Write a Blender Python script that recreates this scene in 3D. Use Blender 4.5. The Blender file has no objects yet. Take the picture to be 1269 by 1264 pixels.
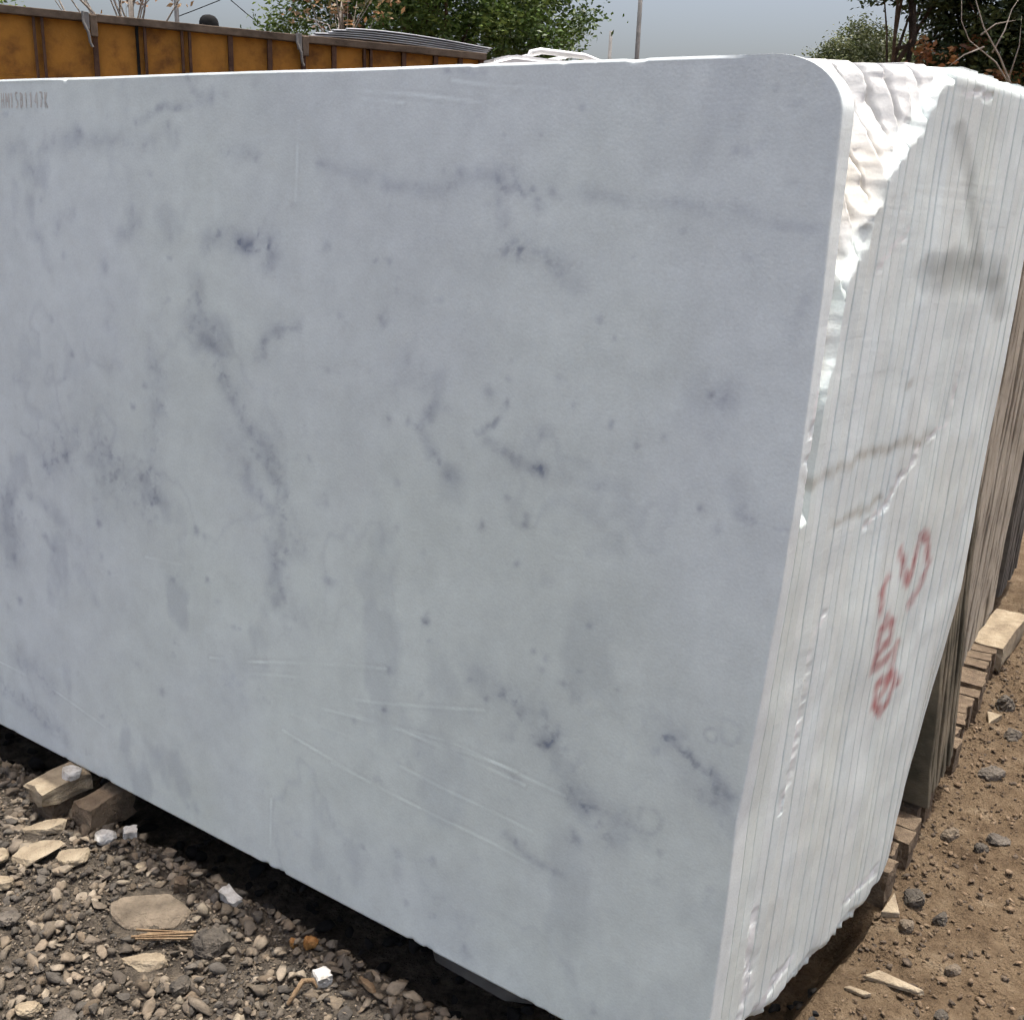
import bpy, bmesh, math, random
import numpy as np
from mathutils import Vector, Matrix, Euler

sc = bpy.context.scene
col = sc.collection
R = math.radians
random.seed(7)
rng = np.random.default_rng(11)

# ------------------------------------------------------------------ camera
PITCH, ROLL = R(17.3), R(2.5)
cam_d = bpy.data.cameras.new('camera'); cam = bpy.data.objects.new('camera', cam_d); col.objects.link(cam)
cam_d.sensor_fit = 'HORIZONTAL'; cam_d.sensor_width = 36.0; cam_d.lens = 36.0 * 1265.0 / 1269.0
cam_d.clip_start = 0.05; cam_d.clip_end = 2000
_F = Vector((0, math.cos(PITCH), -math.sin(PITCH))); _U = Vector((0, math.sin(PITCH), math.cos(PITCH))); _R = Vector((1, 0, 0))
_ix = _R * math.cos(ROLL) + _U * math.sin(ROLL); _iy = -_R * math.sin(ROLL) + _U * math.cos(ROLL)
m = Matrix((( _ix.x, _iy.x, -_F.x, 0), (_ix.y, _iy.y, -_F.y, 0), (_ix.z, _iy.z, -_F.z, 1.5), (0, 0, 0, 1)))
cam.matrix_world = m
sc.camera = cam

# ------------------------------------------------------------------ frame of the stone yard: e = along the row ends, t = away through the stack
AP = R(32.5)
TD = Vector((math.sin(AP), math.cos(AP), 0)); ED = Vector((math.cos(AP), -math.sin(AP), 0))
CORNER = Vector((1.37 * math.sin(R(14.82)), 1.37 * math.cos(R(14.82)), 0))
LEAN = 0.0545
def W(e, t, z=0.0): return CORNER + ED * e + TD * t + Vector((0, 0, z))

# ------------------------------------------------------------------ light
sun_vec = (Vector((0, 0, 1)) + TD * 0.108 + ED * 0.046).normalized()
world = bpy.data.worlds.new('World'); sc.world = world; world.use_nodes = True
wn = world.node_tree.nodes; wl = world.node_tree.links
bg = wn['Background']; sky = wn.new('ShaderNodeTexSky'); sky.sky_type = 'NISHITA'; sky.sun_disc = False
sky.sun_elevation = math.asin(sun_vec.z); sky.sun_rotation = math.atan2(sun_vec.x, sun_vec.y)
sky.air_density = 1.0; sky.dust_density = 10.0; sky.ozone_density = 1.0; sky.altitude = 200
wl.new(sky.outputs[0], bg.inputs[0]); bg.inputs[1].default_value = 0.15
sd = bpy.data.lights.new('sun', 'SUN'); sd.energy = 3.1; sd.angle = R(0.53); sd.color = (1.0, 0.965, 0.91)
so = bpy.data.objects.new('sun', sd); col.objects.link(so)
so.rotation_euler = sun_vec.to_track_quat('Z', 'Y').to_euler(); so.location = (0, 0, 20)
vs = sc.view_settings; vs.view_transform = 'Standard'; vs.look = 'None'; vs.gamma = 1.0; vs.use_curve_mapping = False
vs.exposure = 0.68
cy = sc.cycles; cy.max_bounces = 4; cy.diffuse_bounces = 3; cy.glossy_bounces = 1; cy.use_light_tree = False; cy.transmission_bounces = 2; cy.transparent_max_bounces = 4; cy.caustics_reflective = False; cy.caustics_refractive = False
cy.use_adaptive_sampling = True; cy.adaptive_threshold = .05; cy.adaptive_min_samples = 12; cy.use_denoising = True

# ------------------------------------------------------------------ helpers
def link(o, parent=None):
    col.objects.link(o)
    if parent is not None: o.parent = parent
    return o
def tag(o, label, cat, group=None):
    o['label'] = label; o['category'] = cat; o['kind'] = 'thing'
    if group: o['group'] = group
    return o
def empty(name, loc=(0, 0, 0), rz=0.0):
    o = bpy.data.objects.new(name, None); o.location = loc; o.rotation_euler = (0, 0, rz); col.objects.link(o); return o
def mesh_np(name, verts, faces, mat, attr=None, smooth=False):
    me = bpy.data.meshes.new(name)
    verts = np.asarray(verts, dtype=np.float32)
    if isinstance(faces, np.ndarray):
        k = faces.shape[1]; n = len(faces)
        me.vertices.add(len(verts)); me.vertices.foreach_set('co', verts.ravel())
        me.loops.add(n * k); me.loops.foreach_set('vertex_index', faces.astype(np.int32).ravel())
        me.polygons.add(n); me.polygons.foreach_set('loop_start', np.arange(0, n * k, k, dtype=np.int32))
        me.update(calc_edges=True)
    else:
        me.from_pydata([tuple(v) for v in verts.tolist()], [], faces); me.update()
    if attr is not None:
        a = me.color_attributes.new('col', 'FLOAT_COLOR', 'POINT')
        c = np.ones((len(verts), 4), dtype=np.float32); c[:, :3] = attr
        a.data.foreach_set('color', c.ravel())
    if smooth: me.polygons.foreach_set('use_smooth', np.ones(len(me.polygons), dtype=bool))
    me.validate()
    if mat: me.materials.append(mat)
    return me
def obj(name, me, parent=None, loc=None, rz=None):
    o = bpy.data.objects.new(name, me)
    if loc is not None: o.location = loc
    if rz is not None: o.rotation_euler = (0, 0, rz)
    return link(o, parent)
class MB:
    def __init__(s): s.bm = bmesh.new()
    def box(s, c, d, rz=0.0, rot=None, bev=0.0):
        mt = Matrix.Translation(c) @ (rot if rot is not None else Matrix.Rotation(rz, 4, 'Z')) @ Matrix.Diagonal((d[0], d[1], d[2], 1))
        r = bmesh.ops.create_cube(s.bm, size=1.0, matrix=mt)
        if bev:
            es = list({e for v in r['verts'] for e in v.link_edges})
            bmesh.ops.bevel(s.bm, geom=es, offset=bev, segments=2, affect='EDGES', profile=0.6)
        return s
    def tube(s, pts, rad, n=8, cap=True):
        pts = [Vector(p) for p in pts]
        if not hasattr(rad, '__len__'): rad = [rad] * len(pts)
        rings = []
        up = Vector((0, 0, 1))
        for i, p in enumerate(pts):
            d = (pts[min(i + 1, len(pts) - 1)] - pts[max(i - 1, 0)]).normalized()
            a = d.cross(up)
            if a.length < 1e-3: a = d.cross(Vector((1, 0, 0)))
            a.normalize(); b = d.cross(a)
            rings.append([s.bm.verts.new(p + (a * math.cos(2 * math.pi * k / n) + b * math.sin(2 * math.pi * k / n)) * rad[i]) for k in range(n)])
        for i in range(len(rings) - 1):
            for k in range(n):
                s.bm.faces.new((rings[i][k], rings[i][(k + 1) % n], rings[i + 1][(k + 1) % n], rings[i + 1][k]))
        if cap:
            s.bm.faces.new(rings[0][::-1]); s.bm.faces.new(rings[-1])
        return s
    def lathe(s, prof, n=24, c=(0, 0, 0)):
        rings = [[s.bm.verts.new((c[0] + r * math.cos(2 * math.pi * k / n), c[1] + r * math.sin(2 * math.pi * k / n), c[2] + z)) for k in range(n)] for r, z in prof]
        for i in range(len(rings) - 1):
            for k in range(n): s.bm.faces.new((rings[i][k], rings[i][(k + 1) % n], rings[i + 1][(k + 1) % n], rings[i + 1][k]))
        s.bm.faces.new(rings[0][::-1]); s.bm.faces.new(rings[-1])
        return s
    def build(s, name, mat, parent=None, smooth=False):
        bmesh.ops.recalc_face_normals(s.bm, faces=s.bm.faces)
        me = bpy.data.meshes.new(name); s.bm.to_mesh(me); s.bm.free()
        if smooth: me.polygons.foreach_set('use_smooth', np.ones(len(me.polygons), dtype=bool))
        me.materials.append(mat)
        return obj(name, me, parent)

# value noise in numpy
def _hash(ix, iy, seed):
    n = (ix.astype(np.int64) * 374761393 + iy.astype(np.int64) * 668265263 + seed * 1442695041) & 0xFFFFFFFF
    n = ((n ^ (n >> 13)) * 1274126177) & 0xFFFFFFFF
    return ((n ^ (n >> 16)) & 0xFFFF) / 65535.0
def vnoise(x, y, seed=0):
    x = np.asarray(x, float); y = np.asarray(y, float)
    ix = np.floor(x); iy = np.floor(y); fx = x - ix; fy = y - iy
    fx = fx * fx * fx * (fx * (fx * 6 - 15) + 10); fy = fy * fy * fy * (fy * (fy * 6 - 15) + 10)
    a = _hash(ix, iy, seed); b = _hash(ix + 1, iy, seed); c = _hash(ix, iy + 1, seed); d = _hash(ix + 1, iy + 1, seed)
    return (a + (b - a) * fx) * (1 - fy) + (c + (d - c) * fx) * fy
def fbm(x, y, seed=0, oct=4):
    s = 0; a = .5; tot = 0
    for i in range(oct):
        s = s + a * vnoise(x, y, seed + i * 17); tot += a; a *= .5; x = np.asarray(x) * 2.03 + 3.1; y = np.asarray(y) * 2.03 + 7.7
    return s / tot - .5
def dist_poly(x, y, pts):
    d = np.full(np.shape(x), 1e9)
    if len(pts) == 1: return np.hypot(x - pts[0][0], y - pts[0][1])
    for (x0, y0), (x1, y1) in zip(pts[:-1], pts[1:]):
        dx, dy = x1 - x0, y1 - y0; L = dx * dx + dy * dy + 1e-12
        k = np.clip(((x - x0) * dx + (y - y0) * dy) / L, 0, 1)
        d = np.minimum(d, np.hypot(x - x0 - k * dx, y - y0 - k * dy))
    return d

# ------------------------------------------------------------------ materials
def mat(name):
    m = bpy.data.materials.new(name); m.use_nodes = True
    nt = m.node_tree; b = nt.nodes['Principled BSDF']; return m, nt, b
def N(nt, t, **k):
    n = nt.nodes.new(t)
    for a, v in k.items():
        if hasattr(n, a): setattr(n, a, v)
        else: n.inputs[a.replace('_', ' ')].default_value = v
    return n
def noise_mat(name, c1, c2, scale=8.0, rough=.8, bump=.3, bscale=60.0, c3=None, spec=.3, dist=.01, detail=3, attr=False):
    m, nt, b = mat(name); L = nt.links
    tc = N(nt, 'ShaderNodeTexCoord')
    n1 = N(nt, 'ShaderNodeTexNoise'); n1.inputs['Scale'].default_value = scale; n1.inputs['Detail'].default_value = detail; n1.inputs['Roughness'].default_value = .65
    L.new(tc.outputs['Object'], n1.inputs['Vector'])
    cr = N(nt, 'ShaderNodeValToRGB'); cr.color_ramp.elements[0].position = .32; cr.color_ramp.elements[1].position = .68
    cr.color_ramp.elements[0].color = (*c1, 1); cr.color_ramp.elements[1].color = (*c2, 1)
    if c3 is not None:
        e = cr.color_ramp.elements.new(.5); e.color = (*c3, 1)
    L.new(n1.outputs['Fac'], cr.inputs['Fac'])
    out = cr.outputs[0]
    if attr:
        at = N(nt, 'ShaderNodeAttribute'); at.attribute_name = 'col'
        mx = N(nt, 'ShaderNodeMix'); mx.data_type = 'RGBA'; mx.blend_type = 'MULTIPLY'; mx.inputs[0].default_value = 1
        L.new(at.outputs['Color'], mx.inputs[6]); L.new(out, mx.inputs[7]); out = mx.outputs[2]
    L.new(out, b.inputs['Base Color'])
    n2 = N(nt, 'ShaderNodeTexNoise'); n2.inputs['Scale'].default_value = bscale; n2.inputs['Detail'].default_value = 3; n2.inputs['Roughness'].default_value = .7
    L.new(tc.outputs['Object'], n2.inputs['Vector'])
    bp = N(nt, 'ShaderNodeBump'); bp.inputs['Strength'].default_value = bump; bp.inputs['Distance'].default_value = dist
    L.new(n2.outputs['Fac'], bp.inputs['Height']); L.new(bp.outputs[0], b.inputs['Normal'])
    b.inputs['Roughness'].default_value = rough; b.inputs['Specular IOR Level'].default_value = spec
    return m

def marble_mat(name, rough, bump, saw):
    m, nt, b = mat(name); L = nt.links
    tc = N(nt, 'ShaderNodeTexCoord'); at = N(nt, 'ShaderNodeAttribute'); at.attribute_name = 'col'
    n1 = N(nt, 'ShaderNodeTexNoise'); n1.inputs['Scale'].default_value = 14; n1.inputs['Detail'].default_value = 4; n1.inputs['Roughness'].default_value = .68
    L.new(tc.outputs['Object'], n1.inputs['Vector'])
    mr = N(nt, 'ShaderNodeMapRange'); mr.inputs[1].default_value = .25; mr.inputs[2].default_value = .75; mr.inputs[3].default_value = .91; mr.inputs[4].default_value = 1.07
    L.new(n1.outputs['Fac'], mr.inputs[0])
    mx = N(nt, 'ShaderNodeMix'); mx.data_type = 'RGBA'; mx.blend_type = 'MULTIPLY'; mx.inputs[0].default_value = 1
    ng = N(nt, 'ShaderNodeTexNoise'); ng.inputs['Scale'].default_value = 260; ng.inputs['Detail'].default_value = 1; L.new(tc.outputs['Object'], ng.inputs['Vector'])
    mg = N(nt, 'ShaderNodeMath'); mg.operation = 'MULTIPLY_ADD'; mg.inputs[1].default_value = .16; mg.inputs[2].default_value = -.08; L.new(ng.outputs['Fac'], mg.inputs[0])
    ma = N(nt, 'ShaderNodeMath'); ma.operation = 'ADD'; L.new(mr.outputs[0], ma.inputs[0]); L.new(mg.outputs[0], ma.inputs[1])
    L.new(at.outputs['Color'], mx.inputs[6]); L.new(ma.outputs[0], mx.inputs[7]); L.new(mx.outputs[2], b.inputs['Base Color'])
    # grain + saw marks
    n2 = N(nt, 'ShaderNodeTexNoise'); n2.inputs['Scale'].default_value = 220; n2.inputs['Detail'].default_value = 1
    L.new(tc.outputs['Object'], n2.inputs['Vector'])
    mp = N(nt, 'ShaderNodeMapping'); mp.inputs['Rotation'].default_value = (R(-34), 0, 0); mp.inputs['Scale'].default_value = (2, 2.5, 46)
    L.new(tc.outputs['Object'], mp.inputs['Vector'])
    n3 = N(nt, 'ShaderNodeTexNoise'); n3.inputs['Scale'].default_value = 1.6; n3.inputs['Detail'].default_value = 2
    L.new(mp.outputs[0], n3.inputs['Vector'])
    ad = N(nt, 'ShaderNodeMath'); ad.operation = 'MULTIPLY_ADD'; ad.inputs[1].default_value = saw
    L.new(n3.outputs['Fac'], ad.inputs[0]); L.new(n2.outputs['Fac'], ad.inputs[2])
    bp = N(nt, 'ShaderNodeBump'); bp.inputs['Strength'].default_value = bump; bp.inputs['Distance'].default_value = .002
    L.new(ad.outputs[0], bp.inputs['Height']); L.new(bp.outputs[0], b.inputs['Normal'])
    n4 = N(nt, 'ShaderNodeTexNoise'); n4.inputs['Scale'].default_value = 5; n4.inputs['Detail'].default_value = 1
    L.new(tc.outputs['Object'], n4.inputs['Vector'])
    m2 = N(nt, 'ShaderNodeMapRange'); m2.inputs[3].default_value = rough - .12; m2.inputs[4].default_value = rough + .14
    L.new(n4.outputs['Fac'], m2.inputs[0]); L.new(m2.outputs[0], b.inputs['Roughness'])
    b.inputs['Specular IOR Level'].default_value = .45
    b.inputs['Subsurface Weight'].default_value = .0
    return m

M_front = marble_mat('marble_honed', .48, .12, 0.4)
M_end = marble_mat('marble_sawn', .62, .15, 1.3)
M_brown = noise_mat('brown_stone', (.27, .235, .185), (.46, .41, .335), 9, .75, .5, 90, c3=(.38, .335, .265))
M_olive = noise_mat('olive_stone', (.055, .05, .035), (.20, .17, .12), 7, .7, .4, 90, c3=(.12, .105, .075))
M_greyst = noise_mat('grey_stone', (.06, .055, .048), (.17, .155, .135), 7, .7, .4, 90)
M_brick = noise_mat('dusty_brick', (.085, .062, .043), (.22, .168, .113), 22, .95, 1.0, 120, c3=(.15, .110, .074), detail=5)
M_block = noise_mat('pale_block', (.20, .155, .105), (.39, .325, .23), 18, .92, .8, 140, c3=(.31, .25, .17))
M_block2 = noise_mat('tan_brick', (.13, .095, .065), (.28, .21, .145), 14, .95, .9, 120, c3=(.20, .15, .10))
M_gravel = noise_mat('gravel_stone', (.75, .75, .75), (1.2, 1.2, 1.2), 60, .9, .7, 400, attr=True, dist=.004)
M_beige = noise_mat('beige_stone', (.20, .155, .105), (.38, .315, .225), 14, .9, .7, 120, c3=(.30, .245, .168))
M_soilrock = noise_mat('soil_covered_stone', (.10, .08, .058), (.23, .185, .135), 16, .95, .9, 110)
M_dark = noise_mat('dark_stone', (.045, .040, .034), (.15, .128, .102), 20, .9, .9, 130)
M_grock = noise_mat('grey_brown_rock', (.07, .06, .05), (.19, .165, .135), 20, .92, .9, 130)
M_white = noise_mat('white_marble_chip', (.30, .27, .22), (.70, .69, .65), 30, .8, .8, 130, c3=(.58, .56, .52), detail=4)
M_amber = noise_mat('amber_stone', (.20, .08, .02), (.42, .23, .08), 25, .5, .4, 120)
M_wood = noise_mat('dry_wood', (.16, .10, .055), (.34, .24, .14), 30, .85, .8, 200)
M_ochre = noise_mat('ochre_board', (.17, .068, .010), (.48, .215, .030), 3.0, .6, .3, 40, c3=(.38, .165, .022), detail=5)
M_postb = noise_mat('brown_painted_steel', (.045, .02, .012), (.11, .055, .03), 9, .6, .4, 60)
M_rail = noise_mat('worn_rail', (.06, .042, .028), (.16, .12, .085), 6, .7, .4, 60)
M_black = noise_mat('black_paint', (.006, .006, .006), (.014, .014, .014), 6, .85, .2, 60, spec=.15)
M_tyre = noise_mat('rubber', (.012, .012, .012), (.03, .03, .03), 6, .9, .4, 60)
M_galv = noise_mat('galvanised_steel', (.34, .35, .36), (.55, .57, .59), 3, .42, .15, 30); M_galv.node_tree.nodes['Principled BSDF'].inputs['Metallic'].default_value = .3
M_cab = noise_mat('white_paint', (.66, .67, .67), (.80, .80, .79), 3, .35, .05, 30)
M_glass = noise_mat('dark_glass', (.02, .024, .026), (.03, .034, .036), 3, .08, 0, 30)
M_pole = noise_mat('grey_pole', (.14, .14, .135), (.22, .21, .20), 5, .8, .3, 40)
M_bark = noise_mat('bark', (.06, .04, .028), (.15, .105, .075), 7, .95, 1, 40, dist=.03)
M_barkpale = noise_mat('pale_bark', (.22, .19, .16), (.36, .32, .27), 9, .9, .6, 60)
M_paintmark = noise_mat('brown_marker', (.56, .53, .49), (.70, .70, .66), 60, .8, 0, 60)

def leaf_mat(name, trans=.35):
    m, nt, b = mat(name); L = nt.links
    at = N(nt, 'ShaderNodeAttribute'); at.attribute_name = 'col'
    L.new(at.outputs['Color'], b.inputs['Base Color']); b.inputs['Roughness'].default_value = .5; b.inputs['Specular IOR Level'].default_value = .35
    tr = N(nt, 'ShaderNodeBsdfTranslucent'); L.new(at.outputs['Color'], tr.inputs['Color'])
    mx = N(nt, 'ShaderNodeMixShader'); mx.inputs[0].default_value = trans
    L.new(b.outputs[0], mx.inputs[1]); L.new(tr.outputs[0], mx.inputs[2])
    L.new(mx.outputs[0], nt.nodes['Material Output'].inputs['Surface'])
    return m
M_leaf = leaf_mat('leaf', .3)
M_dry = leaf_mat('dry_leaf', .25)

# ------------------------------------------------------------------ ground
def ground_h(x, y):
    n = fbm(x * 1.3, y * 1.3, 3, 3) * .035 + fbm(x * 9, y * 9, 5, 4) * .026 + fbm(x * 42, y * 42, 9, 3) * .016
    fade = np.clip(1 - (np.hypot(x, y - 2) - 3) / 6, 0, 1)
    qx, qy = x - CORNER.x, y - CORNER.y; ee = qx * ED.x + qy * ED.y; tt = qx * TD.x + qy * TD.y
    tr = np.clip((tt + .02) / .07, 0, 1) * np.clip((.80 - tt) / .1, 0, 1) * np.clip((.14 * tt + .01 - ee) / .07, 0, 1) * np.clip((ee + 3.0) / .2, 0, 1)  # trench added under the slabs, shaped to blacken the shade there
    return n * fade - .12 * tr
def axis(a, b, step, outer):
    core = np.arange(a, b, step); r = []; d = step * 3; v = b
    while v < outer: v += d; d *= 1.35; r.append(v)
    l = []; d = step * 3; v = a
    while v > -outer: v -= d; d *= 1.35; l.append(v)
    return np.array(l[::-1] + list(core) + r)
gx = axis(-2.2, 2.9, .011, 600); gy = axis(.9, 5.2, .011, 600)
GX, GY = np.meshgrid(gx, gy)
GZ = ground_h(GX, GY)
nx, ny = len(gx), len(gy)
idx = np.arange(nx * ny).reshape(ny, nx)
fc = np.stack([idx[:-1, :-1], idx[:-1, 1:], idx[1:, 1:], idx[1:, :-1]], -1).reshape(-1, 4)
def ground_mat():
    m, nt, b = mat('soil'); L = nt.links
    tc = N(nt, 'ShaderNodeTexCoord')
    def nz(s, d=8, r=.65):
        n = N(nt, 'ShaderNodeTexNoise'); n.inputs['Scale'].default_value = s; n.inputs['Detail'].default_value = d; n.inputs['Roughness'].default_value = r
        L.new(tc.outputs['Object'], n.inputs['Vector']); return n
    def ramp(src, cols):
        cr = N(nt, 'ShaderNodeValToRGB'); els = cr.color_ramp.elements
        els[0].position, els[0].color = cols[0][0], (*cols[0][1], 1); els[1].position, els[1].color = cols[-1][0], (*cols[-1][1], 1)
        for p, c in cols[1:-1]: e = els.new(p); e.color = (*c, 1)
        L.new(src, cr.inputs[0]); return cr
    brown = ramp(nz(11, 5, .7).outputs['Fac'], [(.28, (.078, .052, .031)), (.45, (.150, .105, .064)), (.58, (.20, .145, .091)), (.74, (.30, .235, .16))])
    grey = ramp(nz(26, 4, .72).outputs['Fac'], [(.3, (.04, .034, .028)), (.5, (.105, .088, .069)), (.72, (.20, .165, .125))])
    sep = N(nt, 'ShaderNodeSeparateXYZ'); L.new(tc.outputs['Object'], sep.inputs[0])
    nn = nz(1.7, 2)
    ma = N(nt, 'ShaderNodeMath'); ma.operation = 'MULTIPLY_ADD'; ma.inputs[1].default_value = 1.1; L.new(nn.outputs['Fac'], ma.inputs[0]); L.new(sep.outputs[0], ma.inputs[2])
    mr = N(nt, 'ShaderNodeMapRange'); mr.inputs[1].default_value = .55; mr.inputs[2].default_value = 1.1; L.new(ma.outputs[0], mr.inputs[0])
    mx = N(nt, 'ShaderNodeMix'); mx.data_type = 'RGBA'; L.new(mr.outputs[0], mx.inputs[0]); L.new(grey.outputs[0], mx.inputs[6]); L.new(brown.outputs[0], mx.inputs[7])
    L.new(mx.outputs[2], b.inputs['Base Color'])
    bp = N(nt, 'ShaderNodeBump'); bp.inputs['Strength'].default_value = 1.0; bp.inputs['Distance'].default_value = .03
    L.new(nz(80, 4, .7).outputs['Fac'], bp.inputs['Height']); L.new(bp.outputs[0], b.inputs['Normal'])
    b.inputs['Roughness'].default_value = .95; b.inputs['Specular IOR Level'].default_value = .15
    return m
g = obj('ground', mesh_np('ground', np.stack([GX, GY, GZ], -1).reshape(-1, 3), fc, ground_mat(), smooth=True)); g['kind'] = 'structure'
def gh(p): return float(ground_h(np.array(p[0]), np.array(p[1])))

# ------------------------------------------------------------------ marble bundle
VEINS = [([(-1.168,1.39),(-1.085,1.401),(-1.021,1.393),(-1.002,1.365)],0.025,0.34),([(-1.093,1.389),(-1.076,1.384),(-1.046,1.403),(-1.021,1.393)],0.011,0.4),([(-1.117,1.372)],0.009,0.2),([(-0.894,1.52),(-0.847,1.508),(-0.739,1.504),(-0.629,1.502),(-0.603,1.524),(-0.496,1.528),(-0.48,1.516)],0.013,0.24),([(-0.505,1.511),(-0.496,1.458)],0.012,0.34),([(-0.472,1.5),(-0.455,1.505)],0.008,0.4),([(-0.421,1.509)],0.009,0.38),([(-0.445,1.492),(-0.435,1.478)],0.008,0.3),([(-0.492,1.418),(-0.456,1.417)],0.019,0.3),([(-0.486,1.413),(-0.451,1.412),(-0.418,1.415)],0.007,0.3),([(-0.402,1.397),(-0.375,1.384)],0.021,0.28),([(-0.409,1.5),(-0.339,1.497),(-0.26,1.492),(-0.184,1.484),(-0.102,1.485),(-0.007,1.476)],0.01,0.17),([(-1.381,1.602),(-1.332,1.624),(-1.216,1.633),(-1.161,1.639)],0.009,0.26),([(-1.231,1.678),(-1.22,1.656),(-1.205,1.642)],0.007,0.3),([(-1.194,1.645),(-1.163,1.65)],0.011,0.3),([(-1.128,1.649)],0.007,0.25),([(-1.051,1.665)],0.008,0.25),([(-1.823,1.535),(-1.674,1.553),(-1.563,1.563),(-1.432,1.559),(-1.358,1.563),(-1.309,1.576),(-1.263,1.567)],0.016,0.19),([(-1.567,1.577)],0.017,0.2),([(-1.742,1.503)],0.019,0.3),([(-1.799,1.467)],0.014,0.2),([(-1.128,1.537),(-1.086,1.549),(-1.052,1.542)],0.014,0.3),([(-1.107,1.515)],0.009,0.22),([(-1.399,1.441),(-1.392,1.41),(-1.434,1.375)],0.021,0.22),([(-1.607,1.421),(-1.657,1.389)],0.014,0.28),([(-1.632,1.338)],0.009,0.3),([(-1.73,1.35)],0.012,0.22),([(-1.495,1.315)],0.015,0.25),([(-1.22,1.312),(-1.22,1.242),(-1.162,1.201),(-1.146,1.156),(-1.128,1.126)],0.021,0.25),([(-1.169,1.192),(-1.133,1.132)],0.015,0.25),([(-1.232,1.228)],0.024,0.15),([(-1.035,1.177),(-1.029,1.208),(-0.987,1.235),(-0.946,1.251)],0.011,0.28),([(-1.002,1.226)],0.013,0.22),([(-1.345,1.148),(-1.329,1.05),(-1.363,0.941),(-1.353,0.837)],0.024,0.24),([(-1.478,1.217),(-1.474,1.184)],0.026,0.12),([(-1.723,0.88),(-1.57,0.924),(-1.459,0.889),(-1.548,0.799)],0.074,0.14),([(-1.69,0.914),(-1.613,0.936),(-1.726,0.841)],0.024,0.2),([(-1.515,0.897),(-1.459,0.88)],0.028,0.2),([(-1.795,0.76),(-1.702,0.739),(-1.658,0.699)],0.018,0.22),([(-1.928,0.764),(-1.884,0.691),(-1.876,0.59)],0.041,0.22),([(-1.379,0.868),(-1.367,0.798)],0.032,0.2),([(-1.754,0.668),(-1.708,0.649)],0.01,0.2),([(-1.613,0.689)],0.045,0.1),([(-1.105,1.098),(-1.06,1.041),(-1.004,0.971),(-0.966,0.914),(-0.969,0.848),(-0.983,0.771)],0.028,0.3),([(-1.07,0.959),(-1.059,0.92),(-1.014,0.891)],0.014,0.24),([(-0.93,0.84)],0.034,0.2),([(-0.977,0.713),(-0.962,0.725)],0.016,0.2),([(-1.105,0.993)],0.043,0.16),([(-0.866,0.933)],0.013,0.25),([(-0.607,1.167),(-0.637,1.107),(-0.608,1.056),(-0.571,1.024)],0.012,0.26),([(-0.622,1.138)],0.012,0.15),([(-0.528,1.116),(-0.494,1.137),(-0.469,1.173)],0.006,0.3),([(-0.502,1.099),(-0.445,1.084),(-0.401,1.076)],0.013,0.22),([(-0.401,1.138)],0.015,0.2),([(-0.405,1.078)],0.013,0.3),([(-0.368,1.072),(-0.287,1.071)],0.007,0.14),([(-0.478,0.691),(-0.409,0.667),(-0.366,0.636),(-0.323,0.606),(-0.278,0.547),(-0.241,0.493),(-0.19,0.507)],0.033,0.27),([(-0.435,0.674),(-0.394,0.649)],0.012,0.24),([(-0.354,0.603),(-0.325,0.628)],0.007,0.25),([(-0.29,0.512),(-0.244,0.515)],0.026,0.18),([(-0.142,0.711),(-0.096,0.672),(-0.052,0.646),(-0.005,0.609)],0.031,0.3),([(-0.133,0.707),(-0.1,0.705)],0.01,0.2),([(-0.104,0.683),(-0.079,0.671)],0.007,0.3),([(-0.055,0.666),(-0.018,0.638)],0.008,0.3),([(-0.421,0.413),(-0.352,0.393),(-0.282,0.382)],0.009,0.26),([(-0.553,0.222),(-0.495,0.196)],0.049,0.11),([(-0.476,0.142)],0.012,0.3),([(-0.276,0.456)],0.011,0.3),([(-0.468,0.336)],0.012,0.18),([(-0.932,0.674)],0.042,0.13),([(-1.103,0.479)],0.06,0.11),([(-1.981,0.217),(-1.841,0.188),(-1.708,0.161)],0.021,0.24),([(-1.899,0.326),(-1.766,0.278)],0.037,0.2),([(-1.233,0.147)],0.014,0.2),([(-0.655,0.284)],0.011,0.18),([(-0.608,0.776),(-0.61,0.76)],0.008,0.35),([(-0.68,1.226),(-0.651,1.189)],0.022,0.12),([(-0.704,1.182)],0.025,0.1),([(-0.604,1.202)],0.02,0.16),([(-0.075,1.114),(-0.051,1.071)],0.019,0.12),([(-0.103,1.23)],0.021,0.22),([(-0.05,1.065)],0.012,0.3),([(-0.103,1.578),(-0.112,1.562),(-0.136,1.565)],0.006,0.2),([(-0.004,1.386),(-0.017,1.326)],0.009,0.12),([(-0.008,1.062),(0.021,1.062)],0.003,0.3),([(-0.555,1.673),(-0.633,1.677)],0.004,0.2)]
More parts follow.
